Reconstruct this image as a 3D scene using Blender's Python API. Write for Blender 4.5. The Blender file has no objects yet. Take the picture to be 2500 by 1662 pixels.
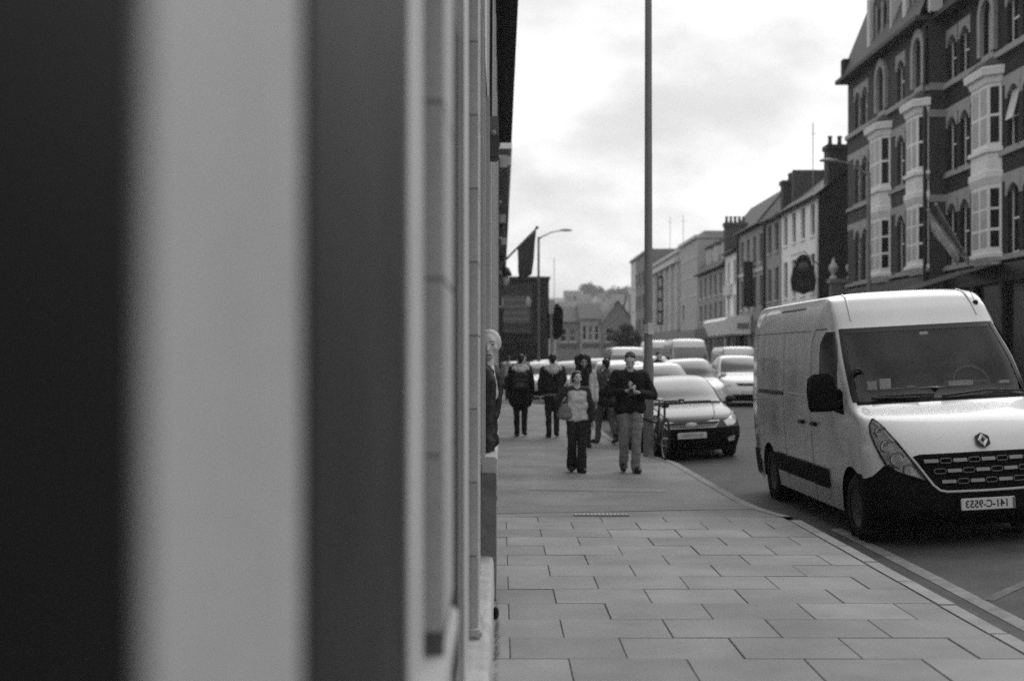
import bpy, bmesh, math, random
import numpy as np
from mathutils import Vector, Matrix, noise
R = math.radians
random.seed(7)
scn = bpy.context.scene
col = scn.collection

# ------------------------------------------------------------------ camera
FPX, VX, VY, EYE = 3100.0, 1225.0, 870.0, 1.72
cd = bpy.data.cameras.new('camera')
cam = bpy.data.objects.new('camera', cd)
col.objects.link(cam)
cam.location = (0, 0, EYE)
cam.rotation_euler = (R(90), 0, 0)
cd.sensor_width = 36.0
cd.lens = 36.0 * FPX / 2500.0
cd.shift_x = 0.010
cd.shift_y = 0.0156
cd.clip_start = 0.02
cd.clip_end = 5000
cd.dof.use_dof = True
cd.dof.focus_distance = 10.8
cd.dof.aperture_fstop = 1.65
scn.camera = cam

# ------------------------------------------------------------------ sky, sun, exposure
SUN_EL, SUN_AZ = 39.0, 24.0           # azimuth measured from straight ahead, to the right
w = bpy.data.worlds.new('World')
scn.world = w
w.use_nodes = True
nt = w.node_tree
nt.nodes.clear()
out = nt.nodes.new('ShaderNodeOutputWorld')
bg = nt.nodes.new('ShaderNodeBackground')
sky = nt.nodes.new('ShaderNodeTexSky')
sky.sky_type = 'NISHITA'
sky.sun_disc = False
sky.sun_elevation = R(SUN_EL)
sky.sun_rotation = R(SUN_AZ)
bw = nt.nodes.new('ShaderNodeRGBToBW')
nt.links.new(sky.outputs[0], bw.inputs[0])
tc = nt.nodes.new('ShaderNodeTexCoord')
sep = nt.nodes.new('ShaderNodeSeparateXYZ')
nt.links.new(tc.outputs['Generated'], sep.inputs[0])


def mth(op, a, b=None, tree=None, clamp=False):
    n = (tree or nt).nodes.new('ShaderNodeMath')
    n.operation = op
    n.use_clamp = clamp
    for i, v in enumerate((a, b)):
        if v is None:
            continue
        if isinstance(v, (int, float)):
            n.inputs[i].default_value = v
        else:
            (tree or nt).links.new(v, n.inputs[i])
    return n.outputs[0]


zz = mth('ADD', mth('MAXIMUM', sep.outputs[2], 0.0), 0.40)
cx = mth('DIVIDE', sep.outputs[0], zz)
cy = mth('DIVIDE', sep.outputs[1], zz)
cmb = nt.nodes.new('ShaderNodeCombineXYZ')
nt.links.new(cx, cmb.inputs[0])
nt.links.new(cy, cmb.inputs[1])
cn = nt.nodes.new('ShaderNodeTexNoise')
cn.inputs['Scale'].default_value = 3.4
cn.inputs['Detail'].default_value = 5.0
cn.inputs['Roughness'].default_value = 0.52
nt.links.new(cmb.outputs[0], cn.inputs['Vector'])
mr = nt.nodes.new('ShaderNodeMapRange')
mr.inputs[1].default_value = 0.33
mr.inputs[2].default_value = 0.66
mr.inputs[3].default_value = 9.2
mr.inputs[4].default_value = 5.5
mr.interpolation_type = 'SMOOTHSTEP'
nt.links.new(cn.outputs[0], mr.inputs[0])
mixs = mth('ADD', mth('MULTIPLY', bw.outputs[0], 0.12), mth('MULTIPLY', mr.outputs[0], 0.92))
nt.links.new(mixs, bg.inputs[0])
bg.inputs[1].default_value = 0.10
nt.links.new(bg.outputs[0], out.inputs[0])

sd = bpy.data.lights.new('sun', 'SUN')
sd.energy = 1.5
sd.angle = R(55)
so = bpy.data.objects.new('sun', sd)
col.objects.link(so)
so.rotation_euler = (R(90 - SUN_EL), 0, R(180 - SUN_AZ))
so.location = (0, 0, 40)
vs = scn.view_settings
vs.view_transform = 'Standard'
vs.look = 'None'
vs.gamma = 1.0
vs.exposure = 0.45
vs.use_curve_mapping = False
scn.cycles.use_denoising = False
scn.cycles.max_bounces = 6
scn.cycles.glossy_bounces = 3
scn.cycles.transparent_max_bounces = 8
scn.cycles.caustics_reflective = False
scn.cycles.caustics_refractive = False


# ------------------------------------------------------------------ materials (monochrome film: every tone is a grey)
MATS = {}


def mat(name, g, rough=0.8, var=0.18, scale=4.0, bump=0.0, bscale=None, spec=0.3, metal=0.0, coat=0.0, stretch=None, ior=None, fine=0.0, world=False, spots=0.0):
    if name in MATS:
        return MATS[name]
    m = bpy.data.materials.new(name)
    m.use_nodes = True
    t = m.node_tree
    p = t.nodes['Principled BSDF']
    tcn = t.nodes.new('ShaderNodeTexCoord')
    vec = tcn.outputs['Object']
    if world:
        vec = t.nodes.new('ShaderNodeNewGeometry').outputs['Position']
    if stretch:
        mp = t.nodes.new('ShaderNodeMapping')
        mp.inputs['Scale'].default_value = stretch
        t.links.new(vec, mp.inputs[0])
        vec = mp.outputs[0]
    n = t.nodes.new('ShaderNodeTexNoise')
    n.inputs['Scale'].default_value = scale
    n.inputs['Detail'].default_value = 7
    n.inputs['Roughness'].default_value = 0.65
    t.links.new(vec, n.inputs['Vector'])
    r_ = t.nodes.new('ShaderNodeMapRange')
    r_.inputs[1].default_value = 0.25
    r_.inputs[2].default_value = 0.75
    r_.inputs[3].default_value = g * (1 - var)
    r_.inputs[4].default_value = g * (1 + var)
    t.links.new(n.outputs[0], r_.inputs[0])
    val = r_.outputs[0]
    if fine:
        n2 = t.nodes.new('ShaderNodeTexNoise')
        n2.inputs['Scale'].default_value = 90
        n2.inputs['Detail'].default_value = 3
        t.links.new(tcn.outputs['Object'], n2.inputs['Vector'])
        f = t.nodes.new('ShaderNodeMapRange')
        f.inputs[1].default_value = 0.3
        f.inputs[2].default_value = 0.7
        f.inputs[3].default_value = 1 - fine
        f.inputs[4].default_value = 1 + fine
        t.links.new(n2.outputs[0], f.inputs[0])
        val = mth('MULTIPLY', val, f.outputs[0], t)
    if spots:
        vo = t.nodes.new('ShaderNodeTexVoronoi')
        vo.inputs['Scale'].default_value = 3.1
        t.links.new(vec, vo.inputs['Vector'])
        sp = t.nodes.new('ShaderNodeMapRange')
        sp.inputs[1].default_value = 0.05
        sp.inputs[2].default_value = 0.085
        sp.inputs[3].default_value = 1 - spots
        sp.inputs[4].default_value = 1.0
        t.links.new(vo.outputs['Distance'], sp.inputs[0])
        n5 = t.nodes.new('ShaderNodeTexNoise')
        n5.inputs['Scale'].default_value = 0.9
        n5.inputs['Detail'].default_value = 4
        t.links.new(vec, n5.inputs['Vector'])
        s5 = t.nodes.new('ShaderNodeMapRange')
        s5.inputs[1].default_value = 0.35
        s5.inputs[2].default_value = 0.65
        s5.inputs[3].default_value = 0.82
        s5.inputs[4].default_value = 1.10
        t.links.new(n5.outputs[0], s5.inputs[0])
        val = mth('MULTIPLY', mth('MULTIPLY', val, sp.outputs[0], t), s5.outputs[0], t)
    t.links.new(val, p.inputs['Base Color'])
    p.inputs['Roughness'].default_value = rough
    p.inputs['Metallic'].default_value = metal
    p.inputs['Specular IOR Level'].default_value = spec
    if ior:
        p.inputs['IOR'].default_value = ior
    if coat:
        p.inputs['Coat Weight'].default_value = coat
        p.inputs['Coat Roughness'].default_value = 0.06
    if bump:
        n3 = t.nodes.new('ShaderNodeTexNoise')
        n3.inputs['Scale'].default_value = bscale or scale * 6
        n3.inputs['Detail'].default_value = 5
        t.links.new(vec, n3.inputs['Vector'])
        b = t.nodes.new('ShaderNodeBump')
        b.inputs['Strength'].default_value = bump
        b.inputs['Distance'].default_value = 0.02
        t.links.new(n3.outputs[0], b.inputs['Height'])
        t.links.new(b.outputs[0], p.inputs['Normal'])
    MATS[name] = m
    return m


def glass_mat(name, tint, gloss_rough=0.03):
    if name in MATS:
        return MATS[name]
    m = bpy.data.materials.new(name)
    m.use_nodes = True
    t = m.node_tree
    t.nodes.clear()
    o = t.nodes.new('ShaderNodeOutputMaterial')
    tr = t.nodes.new('ShaderNodeBsdfTransparent')
    tr.inputs[0].default_value = (tint, tint, tint, 1)
    gl = t.nodes.new('ShaderNodeBsdfGlossy')
    gl.inputs['Roughness'].default_value = gloss_rough
    fr = t.nodes.new('ShaderNodeFresnel')
    fr.inputs[0].default_value = 1.5
    mx = t.nodes.new('ShaderNodeMixShader')
    t.links.new(fr.outputs[0], mx.inputs[0])
    t.links.new(tr.outputs[0], mx.inputs[1])
    t.links.new(gl.outputs[0], mx.inputs[2])
    t.links.new(mx.outputs[0], o.inputs[0])
    MATS[name] = m
    return m


# ------------------------------------------------------------------ mesh helpers
class MB:
    def __init__(s):
        s.v = []
        s.f = []

    def quad(s, a, b, c, d):
        i = len(s.v)
        s.v += [a, b, c, d]
        s.f.append((i, i + 1, i + 2, i + 3))
        return s

    def poly(s, pts):
        i = len(s.v)
        s.v += list(pts)
        s.f.append(tuple(range(i, i + len(pts))))
        return s

    def box(s, x0, x1, y0, y1, z0, z1):
        i = len(s.v)
        s.v += [(x0, y0, z0), (x1, y0, z0), (x1, y1, z0), (x0, y1, z0), (x0, y0, z1), (x1, y0, z1), (x1, y1, z1), (x0, y1, z1)]
        s.f += [tuple(i + k for k in q) for q in ((0, 3, 2, 1), (4, 5, 6, 7), (0, 1, 5, 4), (1, 2, 6, 5), (2, 3, 7, 6), (3, 0, 4, 7))]
        return s

    def grid(s, rows, closed=False):
        """rows: list of equal length point lists"""
        i = len(s.v)
        n = len(rows[0])
        for r_ in rows:
            s.v += list(r_)
        for a in range(len(rows) - 1):
            for b in range(n if closed else n - 1):
                c = (b + 1) % n
                s.f.append((i + a * n + b, i + a * n + c, i + (a + 1) * n + c, i + (a + 1) * n + b))
        return s

    def tube(s, pts, rad, n=8, caps=True):
        pts = [Vector(p) for p in pts]
        if not hasattr(rad, '__len__'):
            rad = [rad] * len(pts)
        rows = []
        ref = None
        for k, p in enumerate(pts):
            d = (pts[min(k + 1, len(pts) - 1)] - pts[max(k - 1, 0)]).normalized()
            if ref is None:
                ref = Vector((0, 0, 1)) if abs(d.z) < 0.9 else Vector((1, 0, 0))
            a = d.cross(ref).normalized()
            b = a.cross(d).normalized()
            ref = b
            rows.append([tuple(p + (a * math.cos(t) + b * math.sin(t)) * rad[k]) for t in [2 * math.pi * j / n for j in range(n)]])
        s.grid(rows, True)
        if caps:
            s.poly(rows[0][::-1])
            s.poly(rows[-1])
        return s

    def lathe(s, prof, n=16, axis='z', c=(0, 0, 0)):
        rows = []
        for r_, h in prof:
            row = []
            for j in range(n):
                t = 2 * math.pi * j / n
                a, b = r_ * math.cos(t), r_ * math.sin(t)
                if axis == 'z':
                    row.append((c[0] + a, c[1] + b, c[2] + h))
                elif axis == 'x':
                    row.append((c[0] + h, c[1] + a, c[2] + b))
                else:
                    row.append((c[0] + b, c[1] + h, c[2] + a))
            rows.append(row)
        s.grid(rows, True)
        return s

    def sphere(s, c, r_, n=12, m=8):
        rr = r_ if hasattr(r_, '__len__') else (r_, r_, r_)
        rows = []
        for k in range(m + 1):
            ph = -math.pi / 2 + math.pi * k / m
            cp = max(math.cos(ph), 1e-3)
            rows.append([(c[0] + rr[0] * cp * math.cos(2 * math.pi * j / n), c[1] + rr[1] * cp * math.sin(2 * math.pi * j / n), c[2] + rr[2] * math.sin(ph)) for j in range(n)])
        s.grid(rows, True)
        s.poly(rows[0][::-1])
        s.poly(rows[-1])
        return s

    def capsule(s, p0, r0, p1, r1, n=12):
        p0, p1 = Vector(p0), Vector(p1)
        d = (p1 - p0)
        L = d.length
        d = d / L if L > 1e-6 else Vector((0, 0, 1))
        ref = Vector((0, 0, 1)) if abs(d.z) < 0.9 else Vector((1, 0, 0))
        a = d.cross(ref).normalized()
        b = d.cross(a).normalized()
        rows = []
        for k in range(5):
            ph = -math.pi / 2 + math.pi / 2 * k / 4
            rows.append((p0 + d * (r0 * math.sin(ph)), max(r0 * math.cos(ph), 1e-4)))
        for k in range(5):
            ph = math.pi / 2 * k / 4
            rows.append((p1 + d * (r1 * math.sin(ph)), max(r1 * math.cos(ph), 1e-4)))
        rr = [[tuple(c + (a * math.cos(2 * math.pi * j / n) - b * math.sin(2 * math.pi * j / n)) * q) for j in range(n)] for c, q in rows]
        s.grid(rr, True)
        s.poly(rr[0][::-1])
        s.poly(rr[-1])
        return s

    def mesh(s, name, smooth=False, merge=0.0, bevel=0.0):
        me = bpy.data.meshes.new(name)
        me.from_pydata([tuple(p) for p in s.v], [], s.f)
        bm = bmesh.new()
        bm.from_mesh(me)
        if merge:
            bmesh.ops.remove_doubles(bm, verts=bm.verts, dist=merge)
        if bevel:
            bmesh.ops.remove_doubles(bm, verts=bm.verts, dist=1e-5)
            bmesh.ops.bevel(bm, geom=list(bm.edges), offset=bevel, segments=2, affect='EDGES', clamp_overlap=True)
        bmesh.ops.recalc_face_normals(bm, faces=bm.faces)
        bm.to_mesh(me)
        bm.free()
        if smooth:
            me.polygons.foreach_set('use_smooth', [True] * len(me.polygons))
        return me

    def build(s, name, m, parent=None, smooth=False, merge=0.0, bevel=0.0, loc=None, flat_angle=None):
        me = s.mesh(name, smooth, merge, bevel)
        if smooth and flat_angle:
            me.set_sharp_from_angle(angle=R(flat_angle))
        return link(name, me, m, parent, loc)


def link(name, me, m=None, parent=None, loc=None, rot=None):
    if m is not None and not me.materials:
        me.materials.append(m)
    o = bpy.data.objects.new(name, me)
    col.objects.link(o)
    if parent is not None:
        o.parent = parent
    if loc:
        o.location = loc
    if rot:
        o.rotation_euler = rot
    return o


def tag(o, label=None, cat=None, group=None, kind=None):
    if label:
        o['label'] = label
    if cat:
        o['category'] = cat
    if group:
        o['group'] = group
    if kind:
        o['kind'] = kind
    return o


def thing(name, label, cat, loc=(0, 0, 0), rz=0.0, group=None):
    o = bpy.data.objects.new(name, None)
    o.empty_display_size = 0.3
    col.objects.link(o)
    o.location = loc
    o.rotation_euler = (0, 0, rz)
    return tag(o, label, cat, group)


def copy_tree(o, parent=None):
    c = o.copy()
    col.objects.link(c)
    c.parent = parent
    for ch in list(o.children):
        copy_tree(ch, c)
    return c


def at(px, py, Y):
    """world point seen at photo pixel (px, py) when it stands Y metres ahead"""
    return ((px - VX) / FPX * Y, Y, EYE + (VY - py) / FPX * Y)


def text_mesh(txt, size, depth=0.002, mirror=False, bold=0.0):
    cu = bpy.data.curves.new('lettering', 'FONT')
    cu.body = txt
    cu.size = size
    cu.extrude = depth
    cu.offset = bold
    cu.align_x = 'CENTER'
    cu.align_y = 'CENTER'
    o = bpy.data.objects.new('lettering', cu)
    col.objects.link(o)
    dg = bpy.context.evaluated_depsgraph_get()
    me = bpy.data.meshes.new_from_object(o.evaluated_get(dg))
    bpy.data.objects.remove(o)
    # text lies in xy: stand it up in xz, facing -y
    for v in me.vertices:
        x, y, z = v.co
        v.co = (-x if mirror else x, -z, y)
    if mirror:
        me.flip_normals()
    return me


# tones
m_slab = mat('paving_concrete', 0.30, 0.85, 0.10, 1.7, 0.12, 40, fine=0.10)
m_joint = mat('joint_dirt', 0.13, 0.95)
m_kerb = mat('kerb_granite', 0.25, 0.8, 0.3, 3, 0.15, 60, fine=0.15, world=True)
m_asph = mat('asphalt', 0.072, 0.85, 0.35, 1.6, 0.4, 120, fine=0.45, spots=0.3)
m_foot = mat('footway_tarmac', 0.19, 0.85, 0.25, 0.45, 0.2, 90, fine=0.2, spots=0.2)
m_line = mat('worn_road_paint', 0.20, 0.8, 0.5, 3, 0, fine=0.2)
m_black = mat('black_paint', 0.012, 0.45, 0.1)
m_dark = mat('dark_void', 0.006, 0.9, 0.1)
m_win = mat('window_glass', 0.008, 0.25, 0.3, 0.6, spec=0.12)
m_winl = mat('window_glass_blind', 0.10, 0.3, 0.5, 0.9, spec=0.15)
m_frame = mat('white_sash_paint', 0.62, 0.5, 0.08)
m_slate = mat('roof_slate', 0.055, 0.7, 0.25, 2, 0.2, 20)
m_chim = mat('chimney_render', 0.06, 0.9, 0.3)
m_pot = mat('chimney_pot_clay', 0.07, 0.8)
m_metal = mat('painted_steel', 0.16, 0.55, 0.15, 3)
m_galv = mat('galvanised_steel', 0.22, 0.5, 0.2, 6)
m_rubber = mat('tyre_rubber', 0.012, 0.85, 0.2)
m_chrome = mat('chrome', 0.75, 0.15, 0.05, metal=1.0)

# ================================================================== SETTING
def road_z(X):
    if X < 2.0:
        return -0.24
    if X < 7.6:
        return -0.096 + 0.054 * (X - 4.66)
    if X < 9.0:
        return 0.0628
    return 0.0628 - 0.02 * (X - 9.0)


tag(MB().quad((-1500, -300, -0.5), (1500, -300, -0.5), (1500, 3000, -0.5), (-1500, 3000, -0.5)).build('ground', mat('earth', 0.12)), kind='structure')
xs = [-30, -3, 0, 2.0, 2.6, 3.2, 4, 5, 6, 7, 7.6, 8.3, 9.0, 10, 11, 12, 13, 14.6]
ys = [-25 + 2.5 * k for k in range(100)]
tag(MB().grid([[(x, y, road_z(x)) for x in xs] for y in ys]).build('road', m_asph, smooth=True, merge=0.001), kind='structure')
# far footway
fb = MB().box(14.5, 40, -25, 222, -0.6, 0.055)
tag(fb.build('far_pavement', m_foot), kind='structure')
fk = tag(MB().box(14.34, 14.49, -25, 222, -0.6, 0.062).build('far_kerb', m_kerb), kind='structure')

# near footway: concrete slabs up to 13.65 m, tarmac beyond
KX0, KX1 = 3.02, 3.16
SW, SD, SZ0 = 0.67, 0.541, 7.235
pav = tag(MB().box(-0.3, KX0 - 0.004, 2.0, 13.62, -0.6, -0.014).build('pavement', m_joint), kind='structure')


def slab_mesh(wd, dp):
    b = MB().box(0, wd, 0, dp, -0.05, 0)
    me = b.mesh('paving_slab', bevel=0.0035)
    me.materials.append(m_slab)
    return me


slab_tone = [mat('paving_concrete_%d' % k, g, 0.85, 0.16, 1.9, 0.14, 40, fine=0.12, world=True, spots=0.18) for k, g in enumerate((0.222, 0.25, 0.232, 0.268))]
cache = {}
g_ = 0.0055
for k in range(-9, 12):
    y0 = SZ0 + SD * k
    y1 = min(y0 + SD, 13.62)
    off = 0.383 if k % 2 else 0.05
    x = off - 2 * SW
    while x < KX0:
        a, b = max(x, -0.25), min(x + SW, KX0)
        x += SW
        if b - a < 0.08:
            continue
        tone = random.randrange(4)
        key = (round(b - a, 3), round(y1 - y0, 3), tone)
        if key not in cache:
            me = slab_mesh(b - a - g_, y1 - y0 - g_ * 0.3)
            me.materials.clear()
            me.materials.append(slab_tone[tone])
            cache[key] = me
        o = link('paving_slab', cache[key], None, pav, (a, y0, random.uniform(-0.003, 0.0015)))
        o.rotation_euler = (random.uniform(-0.003, 0.003), random.uniform(-0.003, 0.003), random.uniform(-0.002, 0.002))
kerb = tag(MB().box(KX0 + 0.01, KX1 - 0.01, 2.0, 13.62, -0.6, -0.03).build('kerb', m_joint), kind='structure')
ksm = MB().box(0, KX1 - KX0, 0, 0.905, -0.22, 0.002).mesh('kerb_stone', bevel=0.012)
ksm.materials.append(m_kerb)
y = 2.4
while y < 13.2:
    link('kerb_stone', ksm, None, kerb, (KX0, y, random.uniform(-0.003, 0.003)))
    y += 0.915

# tarmac footway beyond the slabs
kl = [(13.625, 3.13), (14.2, 2.98), (15.2, 2.90), (20.6, 2.86), (22.0, 2.62), (23.2, 2.36), (26, 2.34), (44, 2.34), (46, 1.3), (49, 0.7), (80, 0.6)]
tf = MB()
yy = [13.625] + [14 + 0.5 * k for k in range(133)]
rows = []
for q in yy:
    kx = float(np.interp(q, [a for a, b in kl], [b for a, b in kl]))
    n = 8
    rows.append([(-0.6 + (kx - 0.14 + 0.6) * j / n, q, -0.003 + 0.001 * math.sin(q * 1.3 + j)) for j in range(n + 1)])
tf.grid(rows)
tag(tf.build('footway', m_foot, smooth=True), kind='structure')
ke = MB()
rows = []
for q in yy:
    kx = float(np.interp(q, [a for a, b in kl], [b for a, b in kl]))
    rows.append([(kx - 0.14, q, -0.3), (kx - 0.14, q, 0.004), (kx - 0.02, q, 0.004), (kx, q, -0.015), (kx, q, -0.5)])
ke.grid(rows)
tag(ke.build('footway_kerb', mat('kerb_worn', 0.20, 0.85, 0.3, 2.0, 0.2, 60, fine=0.2)), kind='structure')
# patched trench in the tarmac
def patch(name, pts, m, z=0.001):
    return tag(MB().poly([(a, b, z) for a, b in pts]).build(name, m), kind='structure')


m_patch = mat('tarmac_patch', 0.215, 0.9, 0.2, 1.5, 0.2, 90, fine=0.15)
patch('footway_patch', [(0.35, 16.35), (2.1, 16.1), (2.15, 16.55), (0.4, 16.8)], m_patch)
patch('footway_patch', [(0.2, 19.9), (0.75, 19.9), (0.75, 20.9), (0.2, 20.9)], m_patch)
patch('footway_patch', [(1.2, 24.0), (2.0, 24.0), (2.0, 25.4), (1.2, 25.4)], m_patch)
patch('footway_patch', [(-0.05, 13.9), (2.85, 14.35), (2.8, 14.9), (-0.05, 14.6)], mat('tarmac_patch_dark', 0.175, 0.9, 0.2, 1.5, 0.2, 90, fine=0.15))

# drain grate where the slabs meet the tarmac
gr = thing('drain_grate', 'narrow slotted drain grate where the slabs meet the tarmac', 'grate', (0.78, 13.70, 0))
MB().box(0, 0.60, 0, 0.10, -0.05, 0.004).build('grate_bed', mat('grate_bed', 0.09), gr)
sm_ = MB().box(0, 0.022, 0.004, 0.096, 0.0045, 0.014).mesh('slat')
for k in range(14):
    link('slat', sm_, mat('grate_iron', 0.28, 0.5), gr, (0.012 + k * 0.042, 0, 0), (0, 0, 0))

# worn kerbside line and a bay marking on the road
def road_strip(name, pts, wd, lift=0.004, m=None):
    rows = []
    for i, (x, y) in enumerate(pts):
        x2, y2 = pts[min(i + 1, len(pts) - 1)]
        x1, y1 = pts[max(i - 1, 0)]
        d = Vector((x2 - x1, y2 - y1)).normalized()
        nx, ny = -d.y, d.x
        rows.append([(x + nx * wd * s_, y + ny * wd * s_, road_z(x + nx * wd * s_) + lift) for s_ in (-0.5, 0.5)])
    return tag(MB().grid(rows).build(name, m or m_line), kind='structure')


road_strip('kerbside_line', [(3.63 + 0.01 * math.sin(q * 0.7), q) for q in np.arange(3.0, 13.9, 0.3)], 0.13)
road_strip('bay_marking', [(3.72, 9.72), (3.95, 9.98), (4.3, 10.35), (4.7, 10.8)], 0.10, 0.004, mat('faded_bay_paint', 0.11, 0.9, 0.6, 5, fine=0.4))
road_strip('gutter_grit', [(3.42 + 0.03 * math.sin(q * 1.7), q) for q in np.arange(3.0, 11.0, 0.25)], 0.14, 0.003, mat('gutter_grit', 0.085, 0.95, 0.4, 5, 0.3, fine=0.4))

# ================================================================== LEFT: stone shopfront right beside the camera
m_stone = mat('limestone_front', 0.40, 0.75, 0.12, 2.0, 0.1, 50, fine=0.07)
m_stone2 = mat('limestone_side', 0.36, 0.8, 0.14, 2.5, 0.1, 50, fine=0.07)
m_plinth = mat('weathered_plinth', 0.36, 0.9, 0.3, 5, 0.5, 25, fine=0.15)
m_sglass = mat('shop_tile', 0.036, 0.7, 0.4, 1.3, spec=0.05)
m_panel = mat('dark_painted_panel', 0.007, 0.7, 0.5, 1.6, spec=0.04)
sf = thing('stone_shopfront', 'pale stone shopfront with dark glass, close beside the camera on the left', 'building', (0, 0, 0))


def slabx(name, x0, x1, y0, y1, z0, z1, m, bevel=0.0):
    return MB().box(x0, x1, y0, y1, z0, z1).build(name, m, sf, bevel=bevel)


BK = 0.368                        # height of one facing block


def pilaster(y0, y1, xf, zbot, ztop, course0, xb=-0.30, BK=0.368):
    bed = slabx('pilaster', xb, xf - 0.005, y0 + 0.005, y1 - 0.005, zbot, ztop, mat('pointing', 0.10))
    me = None
    z = course0
    while z - BK > zbot:
        z -= BK
    cache_ = {}
    while z < ztop:
        a, b = max(z, zbot), min(z + BK, ztop)
        key = round(b - a, 3)
        if key > 0.03:
            if key not in cache_:
                q = MB().box(xb, xf, y0, y1, 0.002, b - a - 0.002).mesh('stone_block', bevel=0.003)
                q.materials.append(m_stone2)
                cache_[key] = q
            link('stone_block', cache_[key], None, bed, (0, 0, a))
        z += BK
    return bed


ZT = 7.6
# near to far
slabx('door_panel', -0.30, -0.172, 0.24, 0.605, 0.31, 3.4, m_panel)
pilaster(0.61, 1.08, -0.170, 0.31, ZT, 0.31, BK=4.0)
slabx('shop_window', -0.30, -0.164, 1.085, 2.17, 1.06, 3.0, m_sglass)
slabx('stall_riser', -0.30, -0.166, 1.085, 2.17, 0.31, 1.05, mat('riser_paint', 0.16))
slabx('window_sill', -0.3, -0.108, 1.30, 3.16, 1.045, 1.10, m_stone, bevel=0.008)
slabx('dark_foot_strip', -0.16, -0.1195, 2.635, 2.64, 1.10, 1.145, mat('foot_strip_dark', 0.09, 0.9, 0.5, 30))  # thin darker strip across the pilaster foot, just above the sill
slabx('window_frame', -0.22, -0.160, 2.18, 2.60, 1.10, 3.6, m_stone)
pilaster(2.64, 3.13, -0.120, 1.10, ZT, EYE + (VY - 1114) / FPX * 2.64)
slabx('shop_window', -0.22, -0.175, 3.14, 5.05, 0.50, 3.0, m_sglass)
slabx('window_frame', -0.22, -0.163, 3.14, 3.9, 0.42, 3.6, m_stone2)
slabx('window_frame', -0.22, -0.150, 5.06, 5.4, 0.31, 3.6, m_stone)
slabx('window_frame', -0.22, -0.163, 5.41, 6.34, 0.31, 3.6, m_stone2)
pilaster(6.36, 6.86, -0.118, 0.31, ZT, EYE + (VY - 1178) / FPX * 6.36)
for k, (xf, y0, y1) in enumerate(((-0.150, 6.87, 7.25), (-0.135, 7.40, 7.47), (-0.128, 7.62, 7.72), (-0.134, 7.95, 8.02), (-0.119, 8.16, 8.26), (-0.126, 8.40, 8.50), (-0.113, 8.66, 8.80))):
    slabx('moulding', -0.22, xf, y0, y1, 0.40 if k < 4 else 1.02, 3.9, m_stone if k % 2 else m_stone2, bevel=0.006)
slabx('shop_window', -0.22, -0.165, 7.26, 8.9, 0.55, 3.9, m_sglass)
slabx('fascia', -0.28, -0.135, 0.745, 2.63, 3.62, 4.2, m_panel)
slabx('fascia', -0.28, -0.135, 3.135, 6.35, 3.62, 4.2, m_panel)
slabx('wall', -6.0, -0.30, -2.0, 8.98, 0.0, 8.3, m_stone2)
slabx('wall', -6.0, -0.17, 6.87, 8.98, 3.92, 8.3, m_stone2)
slabx('wall', -6.0, -0.17, -2.0, 6.355, 4.22, 8.3, m_stone2)
slabx('wall', -6.0, -0.19, -2.0, 0.19, 0.0, 4.2, m_panel)
# plinth with worn top
pl = MB()
rows = []
for q in np.arange(-1.0, 8.96, 0.12):
    j = lambda s_: 0.006 * noise.noise(Vector((q * 3, s_, 1.7)))
    rows.append([(-0.055 + j(1), q, -0.05), (-0.052 + j(2), q, 0.12), (-0.055 + j(3), q, 0.26 + j(4)), (-0.064 + j(5), q, 0.305 + j(6)), (-0.09, q, 0.315 + j(7)), (-0.30, q, 0.318)])
pl.grid(rows)
pl.build('plinth', m_plinth, sf, smooth=True)
slabx('pier_base', -0.3, -0.098, 6.30, 6.92, 0.317, 0.362, m_plinth, bevel=0.012)
slabx('stall_riser', -0.30, -0.125, 2.18, 3.15, 0.317, 1.044, m_stone2)
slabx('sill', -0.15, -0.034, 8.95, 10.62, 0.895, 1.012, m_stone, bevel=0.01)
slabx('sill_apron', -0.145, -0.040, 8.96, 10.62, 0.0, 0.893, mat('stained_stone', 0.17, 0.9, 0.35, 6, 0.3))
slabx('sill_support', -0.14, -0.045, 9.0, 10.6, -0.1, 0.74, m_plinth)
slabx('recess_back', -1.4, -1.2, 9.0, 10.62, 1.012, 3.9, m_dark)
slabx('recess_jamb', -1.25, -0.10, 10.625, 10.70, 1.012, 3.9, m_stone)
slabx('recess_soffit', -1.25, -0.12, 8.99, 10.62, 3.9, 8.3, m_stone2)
slabx('wall', -6.0, -0.118, 10.71, 40.0, 0.0, 8.3, m_stone2)
for k in range(9):
    y0 = 11.4 + k * 3.2
    slabx('pilaster_strip', -0.2, -0.095, y0, y0 + 0.5, 0.32, 7.4, m_stone, bevel=0.006)
    slabx('window_surround', -0.2, -0.106, y0 + 1.0, y0 + 1.12, 0.9, 6.8, m_stone2)
slabx('plinth_course', -0.4, -0.058, 10.63, 40.0, 0.0, 0.31, m_plinth)
slabx('cornice', -5.0, 0.312, -2.0, 40.0, 8.44, 8.75, mat('dark_eaves', 0.018, 0.85, 0.2))
slabx('cornice_bed', -5.0, -0.05, -2.0, 40.0, 8.3, 8.44, mat('dark_eaves', 0.03))
slabx('roof', -6.0, 0.20, -2.0, 40.0, 8.75, 9.0, m_slate)
ab = thing('alarm_box', 'small two-tone alarm box high on the pale stone wall', 'box', (-0.118, 11.0, 3.42))
MB().box(0.0, 0.092, -0.12, 0.12, 0.0, 0.36).build('housing', mat('alarm_plastic', 0.05, 0.5), ab, bevel=0.012)
MB().box(0.004, 0.088, -0.124, -0.12, 0.19, 0.355).build('cover', mat('alarm_cover', 0.11, 0.5), ab)
MB().lathe([(0.001, -0.03), (0.022, -0.026), (0.028, 0)], 12, 'y', (0.046, -0.118, 0.215)).build('lamp_lens', mat('alarm_lens', 0.25, 0.2), ab, smooth=True)
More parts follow.
